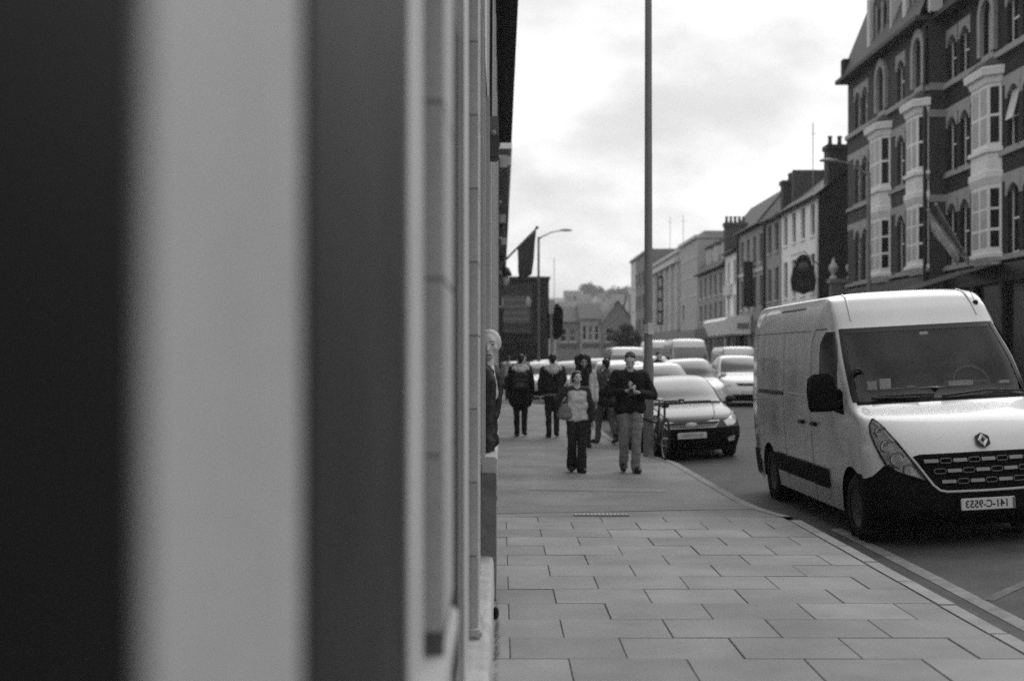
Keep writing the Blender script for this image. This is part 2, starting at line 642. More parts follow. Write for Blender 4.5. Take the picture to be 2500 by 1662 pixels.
tag(MB().tube([(-0.10, 10.2, 8.25), (-0.085, 10.2, 7.2), (-0.095, 10.25, 6.2), (-0.075, 10.3, 5.6), (-0.09, 10.9, 4.6), (-0.095, 10.98, 3.75)], 0.012, 6).build('cable', m_black, smooth=True), 'thin black cable hanging down the pale wall to the alarm box', 'cable')

# weeds and litter along the wall foot
wd = MB()
for k in range(420):
    y0 = random.choice((random.uniform(6.2, 9.0), random.uniform(7.2, 8.4)))
    x0 = -0.048 + abs(random.gauss(0, 0.012))
    a = random.uniform(-0.6, 1.3)
    h = random.uniform(0.015, 0.055)
    d = random.uniform(0.01, 0.035)
    p = Vector((x0, y0, 0.0))
    q = p + Vector((d, random.uniform(-0.02, 0.02), h))
    wd.poly([tuple(p + Vector((0, -0.003, 0))), tuple(p + Vector((0, 0.003, 0))), tuple(q)])
tag(wd.build('weeds', mat('weed_green', 0.05, 0.8)), 'small weeds growing along the foot of the plinth', 'weeds', kind='stuff')
st = MB().sphere((0, 0, 0.035), (0.022, 0.035, 0.042), 10, 7)
tag(st.build('pipe_outlet', m_dark, smooth=True, loc=(-0.04, 8.35, 0.0)), 'small dark drain outlet at the foot of the plinth', 'outlet')

# ================================================================== BUILDING KIT (local x = along the front, y = inward, z = up)
def wall_open(mb, U0, U1, V0, V1, ops, rev=0.2):
    us = sorted({U0, U1} | {o[0] for o in ops} | {o[1] for o in ops})
    vs_ = sorted({V0, V1} | {o[2] for o in ops} | {o[3] for o in ops})
    for a in range(len(us) - 1):
        for b in range(len(vs_) - 1):
            uc, vc = (us[a] + us[a + 1]) / 2, (vs_[b] + vs_[b + 1]) / 2
            if any(o[0] < uc < o[1] and o[2] < vc < o[3] for o in ops):
                continue
            mb.quad((us[a], 0, vs_[b]), (us[a + 1], 0, vs_[b]), (us[a + 1], 0, vs_[b + 1]), (us[a], 0, vs_[b + 1]))
    for u0, u1, v0, v1 in ops:
        mb.quad((u0, 0, v0), (u0, 0, v1), (u0, rev, v1), (u0, rev, v0))
        mb.quad((u1, 0, v0), (u1, rev, v0), (u1, rev, v1), (u1, 0, v1))
        mb.quad((u0, 0, v1), (u1, 0, v1), (u1, rev, v1), (u0, rev, v1))
        mb.quad((u0, 0, v0), (u0, rev, v0), (u1, rev, v0), (u1, 0, v0))
    return mb


WM = {}


def window(parent, u0, u1, v0, v1, rev=0.16, fm=None, gm=None, bars=(1, 1), sill=None, fw=0.07, sub=False):
    fm, gm = fm or m_frame, gm or m_win
    wd_, h = round(u1 - u0, 2), round(v1 - v0, 2)
    key = (wd_, h, bars, fw, fm.name, gm.name)
    if key not in WM:
        b = MB()
        b.box(0, fw, -0.05, 0.0, 0, h).box(wd_ - fw, wd_, -0.05, 0.0, 0, h)
        b.box(fw, wd_ - fw, -0.05, 0.0, 0, fw).box(fw, wd_ - fw, -0.05, 0.0, h - fw, h)
        for k in range(bars[0]):
            z = h * (k + 1) / (bars[0] + 1)
            b.box(fw, wd_ - fw, -0.06, -0.005, z - 0.035, z + 0.035)
        for k in range(bars[1] - 1):
            x = wd_ * (k + 1) / bars[1]
            b.box(x - 0.03, x + 0.03, -0.055, -0.003, fw, h - fw)
        f = b.mesh('window')
        f.materials.append(fm)
        p = MB().quad((0, 0, 0), (wd_, 0, 0), (wd_, 0, h), (0, 0, h)).mesh('pane')
        p.materials.append(gm)
        WM[key] = (f, p)
    f, p = WM[key]
    o = link('window', f, None, parent, (u0, rev - 0.002, v0))
    q = link('pane', p, None, o, (0, -0.02, 0))
    if sill:
        k2 = ('sill', wd_, sill.name)
        if k2 not in WM:
            s_ = MB().box(-0.08, wd_ + 0.08, -rev - 0.08, 0.02, -0.12, -0.004).mesh('sill')
            s_.materials.append(sill)
            WM[k2] = s_
        link('sill', WM[k2], None, o, (0, 0, 0))
    return o


def chimney(parent, u0, u1, d0, d1, z0, z1, pots=5, m=None):
    c = MB().box(u0, u1, d0, d1, z0, z1 - 0.25).box(u0 - 0.08, u1 + 0.08, d0 - 0.08, d1 + 0.08, z1 - 0.25, z1).build('chimney', m or m_chim, parent)
    pm = MB().lathe([(0.13, 0), (0.10, 0.35), (0.13, 0.42), (0.13, 0.5), (0.08, 0.5)], 10).mesh('chimney_pot', smooth=True)
    for k in range(pots):
        link('chimney_pot', pm, m_pot, c, (u0 + (u1 - u0) * (k + 0.5) / pots, (d0 + d1) / 2, z1))
    return c


def house(name, label, Xw, y0, y1, eave, wm, cols, rows, ww, ridge=None, depth=9.0, shop=None, fm=None, gm=None, bars=(1, 1), sillm=None, parapet=0.0, group='terrace fronts on the far side of the street', gablem=None, roofm=None):
    """front at world X = Xw, between y0 (near) and y1 (far), facing the street from the right"""
    L = y1 - y0
    h = thing(name, label, 'building', (Xw, y1, 0.05), R(-90), group)
    ops = []
    for v0, v1 in rows:
        for c in cols:
            ops.append((c * L - ww / 2, c * L + ww / 2, v0, v1))
    sops = []
    if shop:
        sops = [(0.3, L - 0.3, 0.6, shop - 0.9)]
    wb = MB()
    wall_open(wb, 0, L, 0, eave + parapet, ops + sops, 0.22)
    for u in (0, L):
        pts = [(u, 0, 0), (u, depth, 0), (u, depth, eave), (u, 0, eave)]
        if u == L and gablem:
            continue
        wb.poly(pts if not ridge else [(u, 0, 0), (u, depth, 0), (u, depth, eave), (u, depth / 2, ridge), (u, 0, eave)])
    wb.quad((0, depth, 0), (L, depth, 0), (L, depth, eave), (0, depth, eave))
    wb.build('wall', wm, h)
    if gablem:
        MB().poly([(L + 0.003, 0.002, 0), (L + 0.003, depth, 0), (L + 0.003, depth, eave), (L + 0.003, depth / 2, ridge or eave), (L + 0.003, 0.002, eave)]).build('gable_wall', gablem, h)
    for k, o in enumerate(ops):
        window(h, o[0], o[1], o[2], o[3], 0.2, fm or m_dsash, (gm or m_win) if k % 3 else m_win, bars, sillm)
    if shop:
        MB().box(0.3, L - 0.3, 0.16, 0.2, 0.6, shop - 0.9).build('shop_window', m_win, h)
        MB().box(-0.0, L, -0.18, -0.003, shop - 0.88, shop).build('fascia', mat('fascia_%s' % name, random.choice((0.03, 0.06, 0.12)), 0.5), h)
        for k in range(4):
            u = 0.3 + (L - 0.6) * k / 3
            MB().box(u - 0.09, u + 0.09, -0.12, -0.004, 0, shop - 0.885).build('shop_pillar', m_black if k % 2 else wm, h)
    rm = roofm or m_slate
    if ridge:
        t = 0.12
        r_ = MB()
        r_.quad((-0.1, -0.3, eave - 0.05), (L + 0.1, -0.3, eave - 0.05), (L + 0.1, depth / 2, ridge + 0.1), (-0.1, depth / 2, ridge + 0.1))
        r_.quad((-0.1, depth + 0.3, eave - 0.05), (L + 0.1, depth + 0.3, eave - 0.05), (L + 0.1, depth / 2, ridge + 0.1), (-0.1, depth / 2, ridge + 0.1))
        r_.quad((-0.1, -0.3, eave - 0.17), (L + 0.1, -0.3, eave - 0.17), (L + 0.1, depth / 2, ridge - 0.05), (-0.1, depth / 2, ridge - 0.05))
        roof = r_.build('roof', rm, h)
        MB().tube([(-0.05, -0.34, eave - 0.06), (L + 0.05, -0.34, eave - 0.06)], 0.07, 8).build('gutter', m_black, h, smooth=True)
    else:
        roof = MB().box(-0.0, L, 0.25, depth, eave, eave + 0.1).build('roof', rm, h)
        MB().box(0.0, L, -0.22, 0.26, eave + parapet, eave + parapet + 0.28).build('coping', sillm or wm, h)
    return h, roof, L


m_dsash = mat('dark_sash_paint', 0.03, 0.6)
m_white = mat('white_render', 0.78, 0.85, 0.15, 0.8)
m_grey = mat('grey_render', 0.26, 0.85, 0.18, 0.8)
m_cream = mat('cream_render', 0.36, 0.85, 0.14, 0.8)
m_pale = mat('pale_render', 0.5, 0.85, 0.14, 0.8)
m_mid = mat('mid_grey_render', 0.18, 0.85, 0.2, 0.8)
XW = 16.75

# ---- right row, from far to near ------------------------------------------------
h, r_, L = house('office_block', 'tall pale block at the far end of the right-hand row', XW, 143, 164.5, 13.7, m_mid, (0.12, 0.3, 0.48, 0.66, 0.84), ((4.6, 6.2), (7.4, 9.0), (10.2, 11.8)), 1.9, shop=4.0, sillm=m_grey, depth=14, gm=m_winl)
MB().box(0, 6.0, -0.012, -0.004, 4.1, 13.6).build('end_bay', m_pale, h)
h, r_, L = house('pilastered_building', 'pale building with tall flat pilasters and a deep cornice', XW, 119.5, 142.5, 11.2, m_cream, (0.1, 0.3, 0.5, 0.7, 0.9), ((4.8, 7.0), (8.0, 10.0)), 1.3, shop=4.2, sillm=m_pale, depth=12, parapet=0.3, gm=m_winl)
for k in range(6):
    MB().box(L * k / 5.2 + 0.1, L * k / 5.2 + 0.7, -0.28, -0.004, 4.25, 11.0).build('pilaster', m_pale, h)
MB().box(-0.1, L + 0.1, -0.45, -0.004, 10.55, 10.95).build('cornice', m_pale, h)
MB().box(1, L - 1, 2.5, 9, 11.35, 13.6).build('attic_storey', m_grey, h)
h, r_, L = house('blank_tall_house', 'tall plain cream house with an almost blank front', XW, 108.6, 119.2, 11.7, m_cream, (0.2,), ((5.0, 6.4),), 1.1, shop=4.0, sillm=m_pale, depth=10, parapet=0.1)
for z in (6.9, 8.6, 10.2):
    MB().box(0, L, -0.04, -0.004, z, z + 0.1).build('string_course', m_pale, h)
h, r_, L = house('dormer_house', 'low house with a steep slate roof, dormers and a wide chimney', XW, 95.4, 108.3, 8.6, m_grey, (0.12, 0.3, 0.5, 0.68, 0.87), ((4.6, 5.9), (6.5, 8.1)), 0.95, ridge=14.2, shop=4.0, sillm=m_pale, depth=9)
for u in (3.6, 7.2, 10.8):
    d = MB().box(u - 0.9, u + 0.9, 0.25, 3.0, 8.75, 10.5).build('dormer', m_pale, h)
    MB().box(u - 1.0, u + 1.0, 0.1, 3.4, 10.5, 10.72).build('dormer_roof', m_slate, d)
    for k in (-1, 1):
        MB().box(u + k * 0.42 - 0.22, u + k * 0.42 + 0.22, 0.236, 0.246, 9.1, 10.3).build('dormer_window', m_win, d)
chimney(r_, 11.9, 12.7, 0.1, 1.7, 8.8, 11.75, 1)
for k in range(5):
    MB().lathe([(0.13, 0), (0.10, 0.35), (0.13, 0.5)], 10, c=(12.3, 0.25 + k * 0.32, 11.75)).build('chimney_pot', m_pot, h, smooth=True)
h, r_, L = house('narrow_white_house', 'narrow white house squeezed between the dormer house and a grey front', XW, 90.0, 95.1, 9.3, m_white, (0.27, 0.73), ((4.8, 6.1), (7.0, 8.6)), 0.95, ridge=10.3, shop=4.0, sillm=m_pale, depth=9)
MB().box(0.4, 3.0, -0.25, -0.004, 6.15, 6.9).build('blank_panel', m_pale, h)
h, r_, L = house('grey_house', 'grey rendered house above the white shop canopy', XW, 80.8, 89.7, 10.3, m_grey, (0.14, 0.38, 0.62, 0.86), ((4.9, 6.9), (7.8, 9.6)), 0.95, ridge=11.1, shop=4.1, sillm=m_cream, depth=9)
MB().box(0, L, -0.07, -0.004, 7.2, 7.4).build('string_course', m_pale, h)
MB().tube([(0.02, -0.1, 0.1), (0.02, -0.1, 10.2)], 0.09, 8).build('downpipe', m_black, h, smooth=True)
chimney(r_, 0.1, 0.8, 2.6, 3.6, 10.6, 11.8, 2)
h, r_, L = house('grey_end_house', 'mid grey rendered house joined to the white pub', XW, 76.2, 80.6, 10.2, m_grey, (0.27, 0.74), ((5.1, 7.1), (8.1, 9.8)), 1.0, ridge=12.4, shop=4.2, sillm=m_cream, depth=9)
MB().tube([(0.03, -0.1, 0.1), (0.03, -0.1, 10.0)], 0.09, 8).build('downpipe', m_black, h, smooth=True)
h, pubroof, L = house('white_pub', 'white rendered pub with dark windows and a dark gable end', XW, 67.2, 76.0, 10.2, m_white, (0.12, 0.36, 0.61, 0.86), ((5.1, 7.2), (8.2, 9.9)), 0.95, ridge=13.8, shop=4.4, sillm=m_white, depth=9, gablem=mat('dark_slate_gable', 0.018, 0.8, 0.3, 1.5, 0.3, 25))
chimney(pubroof, -4.4, -3.6, 0.9, 2.0, 10.6, 12.7, 3, mat('chimney_dark', 0.03))
c_ = chimney(pubroof, L - 1.0, L - 0.1, 0.55, 2.0, 10.4, 12.9, 1, mat('chimney_dark', 0.03))
for k in range(3):
    MB().lathe([(0.13, 0), (0.10, 0.35), (0.13, 0.5)], 10, c=(L - 0.5, 0.75 + k * 0.5, 12.9)).build('chimney_pot', m_pot, h, smooth=True)
MB().box(-0.15, 0.2, 0.65, 4.4, 10.0, 12.8).build('party_wall', mat('party_wall', 0.07), h)
MB().box(L - 0.35, L - 0.05, -0.03, -0.004, 4.5, 9.9).build('quoin_strip', m_pale, h)

# screen wall with urns between the pub and the brick terrace
sw = thing('gateway_wall', 'grey screen wall between the white pub and the brick terrace', 'wall', (XW, 63.5, 0.05))
MB().box(-0.25, 3.2, 0, 0.5, 0, 5.35).build('wall', mat('gateway_render', 0.15, 0.85, 0.2), sw)
MB().box(-0.35, 3.2, -0.1, 0.6, 5.35, 5.55).build('coping', mat('gateway_coping', 0.2), sw)
um = MB().lathe([(0.18, 0), (0.18, 0.12), (0.09, 0.18), (0.08, 0.3), (0.2, 0.42), (0.24, 0.58), (0.2, 0.68), (0.1, 0.8), (0.06, 0.98), (0.001, 1.1)], 14).mesh('urn', smooth=True)
um.materials.append(mat('urn_stone', 0.42, 0.8))
for k, (x, lb) in enumerate(((-0.1, 'stone urn finial on the screen wall, nearest the white pub'), (0.75, 'stone urn finial in the middle of the grey screen wall'), (2.05, 'stone urn finial on the screen wall, nearest the brick terrace'))):
    o = link('urn_finial', um, None, None, (XW + x, 63.75, 5.60))
    tag(o, lb, 'urn', 'urns on the screen wall')

# pub sign projecting on an iron bracket
ps = thing('pub_sign', 'black hanging pub sign with an arched ornate top on the white pub', 'sign', (XW, 66.9, 5.0))
pts = []
for k in range(13):
    t = math.pi * k / 12
    pts.append((-0.85 - 0.42 * math.cos(t), 1.55 + 0.55 * math.sin(t)))
out_ = [(-1.45, 0.2), (-1.52, 0.75), (-1.4, 1.4)] + pts + [(-0.3, 1.4), (-0.18, 0.75), (-0.25, 0.2), (-0.85, 0.0)]
b = MB()
b.poly([(x, 0, z) for x, z in out_])
b.poly([(x, 0.12, z) for x, z in out_][::-1])
for k in range(len(out_)):
    p, q = out_[k], out_[(k + 1) % len(out_)]
    b.quad((p[0], 0, p[1]), (q[0], 0, q[1]), (q[0], 0.12, q[1]), (p[0], 0.12, p[1]))
b.build('board', m_black, ps)
MB().lathe([(0.001, 0), (0.3, 0.0), (0.3, 0.02), (0.24, 0.03)], 20, 'y', (-0.85, -0.03, 1.4)).build('emblem', mat('sign_emblem', 0.07, 0.5), ps, smooth=True)
MB().box(-1.2, -0.5, -0.02, -0.004, 0.35, 0.8).build('painted_panel', mat('sign_panel', 0.03, 0.5), ps)
MB().tube([(0.0, 0.06, 1.5), (-0.8, 0.06, 2.25), (-1.5, 0.06, 2.0)], 0.03, 6).build('bracket', m_black, ps, smooth=True)
# hanging banner on the grey house
hb = thing('banner_sign', 'long black vertical banner sign on the grey house', 'sign', (XW, 84.0, 5.0))
MB().box(-0.75, -0.12, 0, 0.15, 0, 3.0).build('board', m_black, hb, bevel=0.02)
MB().box(-0.6, -0.28, -0.012, -0.003, 0.3, 2.6).build('faded_print', mat('banner_print', 0.03), hb)
MB().box(-0.12, 0.0, 0.04, 0.1, 2.6, 2.7).box(-0.12, 0.0, 0.04, 0.1, 0.3, 0.4).build('bracket', m_black, hb)
hb = thing('slotted_sign', 'black vertical slotted sign beside the tall lamp post, on the pilastered building', 'sign', (XW, 131.0, 5.0))
MB().box(-0.7, -0.55, 0, 0.2, 0, 5.0).box(-0.25, -0.1, 0, 0.2, 0, 5.0).build('side_rail', m_black, hb)
for k in range(5):
    MB().box(-0.55, -0.25, 0.02, 0.18, k * 1.2, k * 1.2 + 0.28).build('letter_box', m_black, hb)
MB().box(-0.1, 0.0, 0.05, 0.12, 0.6, 0.8).box(-0.1, 0.0, 0.05, 0.12, 4.2, 4.4).build('bracket', m_black, hb)
# white canopy
cn_ = thing('shop_canopy', 'bright white shop canopy over a dark shopfront in the right-hand row', 'canopy', (XW - 0.19, 84.5, 3.2))
b = MB()
prof = [(0, 1.35), (-1.5, 1.15), (-1.75, 0.95), (-1.35, 0.0), (0, 0.0)]
b.poly([(x, 0, z) for x, z in prof]).poly([(x, 9, z) for x, z in prof][::-1])
for k in range(len(prof)):
    p, q = prof[k], prof[(k + 1) % len(prof)]
    b.quad((p[0], 0, p[1]), (q[0], 0, q[1]), (q[0], 9, q[1]), (p[0], 9, p[1]))
b.build('cover', mat('white_canvas', 0.8, 0.7, 0.05), cn_)
MB().box(-0.9, -0.1, -0.02, -0.004, 0.35, 0.75).build('printed_panel', mat('canopy_print', 0.22), cn_)

# ---- red-brick terrace with bays (tones of dark brick, stone dressings, painted bays)
m_brick = mat('dark_brick', 0.05, 0.9, 0.25, 1.2, 0.2, 40, fine=0.15)
m_brick2 = mat('darker_brick', 0.020, 0.9, 0.3, 1.0, 0.2, 40, fine=0.15)
m_dress = mat('stone_dressing', 0.28, 0.85, 0.2, 2)
m_bay = mat('painted_bay', 0.62, 0.6, 0.08, 2)
m_lead = mat('lead_roof', 0.05, 0.7)


def arched_head(parent, u0, u1, v, m, rise=0.28, t=0.28, d=-0.03):
    b = MB()
    n = 10
    inner = [(u0 + (u1 - u0) * k / n, v - rise + rise * math.sin(math.pi * k / n)) for k in range(n + 1)]
    top = v + t
    for k in range(n):
        p, q = inner[k], inner[k + 1]
        b.quad((p[0], d, p[1]), (q[0], d, q[1]), (q[0], d, top), (p[0], d, top))
        b.quad((p[0], d, p[1]), (p[0], 0.21, p[1]), (q[0], 0.21, q[1]), (q[0], d, q[1]))
        b.quad((p[0], 0.1, p[1]), (q[0], 0.1, q[1]), (q[0], 0.1, v + 0.02), (p[0], 0.1, v + 0.02))
    e = 0.16
    b.box(u0 - e, u0, d, 0.0, v - rise - 0.12, top)
    b.box(u1, u1 + e, d, 0.0, v - rise - 0.12, top)
    return b.build('arched_head', m, parent)


FL = ((5.2, 7.6), (8.85, 10.95), (12.35, 14.1))


def bay(parent, u0, u1, m, z0=5.15, z1=11.75, dep=0.36):
    """canted two-storey bay; u1 is the near side"""
    c = 0.34
    plan = [(u0 - c, 0.0), (u0, -dep), (u1, -dep), (u1 + c, 0.0)]
    b = MB()

    def ring(z, grow=0.0):
        return [(u0 - c - grow, 0.0, z), (u0 - grow * 0.5, -dep - grow, z), (u1 + grow * 0.5, -dep - grow, z), (u1 + c + grow, 0.0, z)]

    prof = [(z0 - 0.25, -0.1), (z0 - 0.1, 0.02), (z0, 0.10), (z0 + 0.12, 0.10), (z0 + 0.16, 0.0), (7.68, 0.0), (7.75, 0.03), (7.95, 0.10), (8.15, 0.10), (8.2, 0.02), (8.78, 0.02), (8.82, 0.12), (8.95, 0.12), (9.0, 0.0), (11.2, 0.0), (11.25, 0.05), (11.45, 0.10), (11.5, 0.22), (z1, 0.26), (z1 + 0.05, 0.2)]
    b.grid([ring(z, g) for z, g in prof])
    o = b.build('bay_window', m, parent)
    MB().grid([ring(z1 + 0.05, 0.2), ring(z1 + 0.3, 0.0), [(u0, 0, z1 + 0.55), (u0 + 0.1, -0.02, z1 + 0.55), (u1 - 0.1, -0.02, z1 + 0.55), (u1, 0, z1 + 0.55)]]).build('bay_roof', m_lead, o)
    # panes: front pair and the near cant, sashed
    for v0, v1 in ((5.5, 7.55), (9.15, 11.1)):
        for (pa, pb), n in (((plan[1], plan[2]), 2), ((plan[2], plan[3]), 1), ((plan[0], plan[1]), 1)):
            for k in range(n):
                e = 0.09
                t0 = (k + 0.0) / n
                t1 = (k + 1.0) / n
                A = Vector((pa[0] + (pb[0] - pa[0]) * t0, pa[1] + (pb[1] - pa[1]) * t0))
                B = Vector((pa[0] + (pb[0] - pa[0]) * t1, pa[1] + (pb[1] - pa[1]) * t1))
                d = (B - A).normalized()
                nrm = Vector((d.y, -d.x)) * 0.006
                A2, B2 = A + d * e + nrm, B - d * e + nrm
                hgt = v1 - v0
                for w0, w1 in ((0.0, 0.28), (0.33, 0.64), (0.68, 1.0)) if v0 < 6 else ((0.0, 0.47), (0.52, 1.0)):
                    MB().quad((A2.x, A2.y, v0 + w0 * hgt), (B2.x, B2.y, v0 + w0 * hgt), (B2.x, B2.y, v0 + w1 * hgt), (A2.x, A2.y, v0 + w1 * hgt)).build('pane', m_win if n == 1 else mat('blind_pane', 0.26, 0.4, 0.35, 1.2, spec=0.2), o)
    return o


def brick_section(name, label, Xw, y0, y1, wins, bays, bm, eave=14.85):
    L = y1 - y0
    t = thing(name, label, 'building', (Xw, y1, 0.05), R(-90))
    ops = []
    for yc, ww in wins:
        u = y1 - yc
        for v0, v1 in FL:
            ops.append((u - ww / 2, u + ww / 2, v0, v1))
    aw = []
    for ya, yb in bays:            # tall window over each bay
        u = (y1 - ya + y1 - yb) / 2
        aw.append((u - 0.5, u + 0.5, 12.45, 14.4))
    b = MB()
    wall_open(b, 0, L, 4.9, eave, ops + aw, 0.24)
    b.quad((0, 0, 0), (0, 12, 0), (0, 12, eave), (0, 0, eave)).quad((L, 0, 0), (L, 12, 0), (L, 12, eave), (L, 0, eave))
    b.quad((0, 12, 0), (L, 12, 0), (L, 12, eave), (0, 12, eave))
    b.build('wall', bm, t)
    for o in ops:
        window(t, o[0], o[1], o[2], o[3], 0.22, m_frame, m_win, (1, 1), m_dress, 0.09)
        arched_head(t, o[0], o[1], o[3], m_dress)
    for o in aw:
        window(t, o[0], o[1], o[2], o[3], 0.22, m_frame, m_win, (2, 1), m_dress, 0.12)
        # ornate round-arched surround
        s_ = MB()
        uc = (o[0] + o[1]) / 2
        s_.box(o[0] - 0.28, o[0] - 0.02, -0.16, -0.003, o[2], 13.75).box(o[1] + 0.02, o[1] + 0.28, -0.16, -0.003, o[2], 13.75)
        n = 12
        for k in range(n):
            a0, a1 = math.pi * k / n, math.pi * (k + 1) / n
            for r0, r1 in ((0.52, 0.8),):
                P = [(uc - r_ * math.cos(a), d, 13.75 + r_ * math.sin(a) * 1.25) for a in (a0, a1) for r_ in (r0, r1) for d in (-0.16, -0.003)]
                s_.quad(P[0], P[2], P[6], P[4])
                s_.quad(P[2], P[3], P[7], P[6])
                s_.quad(P[0], P[4], P[5], P[1])
        s_.build('arched_surround', m_dress, t)
    for z, d, hh in ((5.0, 0.14, 0.13), (8.62, 0.10, 0.14), (12.08, 0.16, 0.2)):
        MB().box(0, L, -d, -0.004, z, z + hh).build('string_course', m_dress, t)
    for z, hh in ((7.42, 0.0), (7.72, 0.28), (11.05, 0.3)):
        if hh:
            MB().box(0, L, -0.02, -0.0035, z, z + hh).build('lintel_band', m_dress, t)
    MB().box(-0.3, L, -0.55, 12, eave, eave + 0.18).build('eaves', m_lead, t)
    rb = MB().quad((0, -0.4, eave + 0.18), (L, -0.4, eave + 0.18), (L, 1.4, eave + 4.8), (0.3, 1.4, eave + 4.8)).quad((0.3, 1.4, eave + 4.8), (L, 1.4, eave + 4.8), (L, 6, eave + 6.0), (0.9, 6, eave + 6.0)).quad((0, 12, eave + 0.18), (L, 12, eave + 0.18), (L, 6, eave + 6.0), (0.9, 6, eave + 6.0))
    rb.poly([(0, -0.4, eave + 0.18), (0.3, 1.4, eave + 4.8), (0.9, 6, eave + 6), (0, 12, eave + 0.18)])
    roof = rb.build('roof', m_slate, t)
    for ya, yb in bays:
        ua, ub = y1 - yb - 0.7, y1 - ya + 0.7
        um_ = (ua + ub) / 2
        g = MB()
        wall_open(g, ua, ub, eave + 0.18, eave + 2.6, [(um_ - 0.75, um_ - 0.15, eave + 0.6, eave + 2.2), (um_ + 0.15, um_ + 0.75, eave + 0.6, eave + 2.2)], 0.2)
        g.poly([(ua, 0, eave + 2.6), (ub, 0, eave + 2.6), (ub - 0.5, 0, eave + 3.4), (um_ + 0.3, 0, eave + 5.2), (um_ - 0.3, 0, eave + 5.2), (ua + 0.5, 0, eave + 3.4)])
        g.quad((ua, 0, eave + 0.18), (ua, 3.5, eave + 0.18), (ua, 3.5, eave + 2.6), (ua, 0, eave + 2.6)).quad((ub, 0, eave + 0.18), (ub, 3.5, eave + 0.18), (ub, 3.5, eave + 2.6), (ub, 0, eave + 2.6))
        go = g.build('gable', bm, t)
        for s0 in (-0.75, 0.15):
            MB().quad((um_ + s0, 0.18, eave + 0.6), (um_ + s0 + 0.6, 0.18, eave + 0.6), (um_ + s0 + 0.6, 0.18, eave + 2.2), (um_ + s0, 0.18, eave + 2.2)).build('gable_window', m_win, go)
            MB().box(um_ + s0 - 0.14, um_ + s0 - 0.02, -0.05, -0.003, eave + 0.5, eave + 2.4).box(um_ + s0 + 0.62, um_ + s0 + 0.70, -0.05, -0.003, eave + 0.5, eave + 2.4).build('gable_dressing', m_dress, go)
        MB().box(ua - 0.5, ua - 0.01, -0.15, 0.35, eave + 0.2, eave + 3.0).build('gable_pier', m_pale, go)
        MB().box(ub + 0.01, ub + 0.22, -0.15, 0.35, eave + 0.2, eave + 3.0).build('gable_pier', m_pale, go)
        bay(t, y1 - yb, y1 - ya, m_bay)
    # dark shopfront
    MB().box(0, L, -0.1, 0.0, 4.25, 4.88).build('fascia', m_black, t)
    MB().box(0.2, L - 0.2, 0.15, 0.25, 0.4, 4.25).build('shop_window', m_win, t)
    k = 0.0
    while k < L:
        MB().box(k, min(k + 0.28, L), -0.06, 0.1, 0, 4.245).build('shop_pillar', m_black, t)
        k += 2.7
    MB().tube([(L - 0.12, -0.12, 0.2), (L - 0.12, -0.12, eave - 0.2)], 0.09, 8).build('downpipe', m_black, t, smooth=True)
    return t


ta = brick_section('brick_terrace', 'dark brick terrace with two painted bays, beyond the hanging flags', 16.75, 49.75, 61.45, ((59.75, 0.85), (58.55, 0.85), (53.3, 0.95)), ((55.05, 56.55), (50.15, 51.45)), m_brick)
tb = brick_section('brick_corner_building', 'darker brick building with one pale bay, above the van roof at right', 17.41, 36.0, 49.74, ((49.1, 0.9), (47.75, 0.9), (43.2, 1.0), (41.9, 1.0), (39.6, 1.0)), ((44.55, 46.1),), m_brick2, 14.85)
# chimney and side of the brick terrace
MB().box(0.02, 0.5, -0.35, 0.45, 15.04, 15.95).build('corner_pier', m_brick2, ta)
for z in (7.72, 11.05, 12.1):
    MB().box(11.702, 11.73, 0.0, 0.655, z, z + 0.28).build('return_band', m_dress, ta)

# awning over the pavement in front of the brick buildings
aw_ = thing('awning', 'dark ribbed awning stretched out over the far pavement behind the van roof', 'awning', (17.3, 43.9, 3.2))
n = 6
for k in range(n):
    y0, y1 = k * 0.62, k * 0.62 + 0.56
    MB().quad((0, y0, 1.75), (0, y1, 1.72), (-3.1, y1, 0.75), (-3.1, y0, 0.80)).quad((0, y0, 1.73), (0, y1, 1.70), (-3.1, y1, 0.73), (-3.1, y0, 0.78)).build('fabric_strip', mat('awning_cloth_%d' % (k % 3), (0.05, 0.09, 0.035)[k % 3], 0.9), aw_)
    MB().tube([(0, y1 + 0.03, 1.76), (-3.12, y1 + 0.03, 0.78)], 0.02, 6).build('rib', m_metal, aw_, smooth=True)
MB().box(-3.16, -3.10, 0, n * 0.62, 0.45, 0.8).build('valance', mat('awning_cloth_0', 0.05), aw_)
for y in (0.2, 3.4):
    MB().tube([(-3.05, y, 0.78), (-3.05, y, -3.14)], 0.035, 8).build('post', m_black, aw_, smooth=True)

# flags on slanting poles
def flag_pole(label, p0, p1, flag_from, hang, m, wv=0.12, grp=None, sheet=1.0):
    t = thing('wall_flag', label, 'flag', p0, 0, grp)
    a, b_ = Vector((0, 0, 0)), Vector(p1) - Vector(p0)
    MB().tube([a, b_], [0.045, 0.03], 8).build('pole', mat('flag_pole', 0.22, 0.5), t, smooth=True)
    MB().sphere(tuple(b_), 0.07, 10, 6).build('finial', m_galv, t, smooth=True)
    rows = []
    n = 14
    for k in range(n + 1):
        f = flag_from + (0.98 - flag_from) * k / n
        top = a.lerp(b_, f)
        row = []
        for j in range(11):
            s_ = j / 10
            sag = hang * (0.72 + 0.28 * k / n)
            dx = wv * math.sin(k * 1.1 + j * 0.8) * s_ * 0.7
            row.append((top.x * (1 - 0.55 * s_ * sheet) + b_.x * 0.55 * s_ * sheet * (flag_from + 0.12) + dx * 0.3, top.y + dx, top.z - sag * s_ - 0.05))
        rows.append(row)
    MB().grid(rows).build('cloth', m, t, smooth=True)
    return t


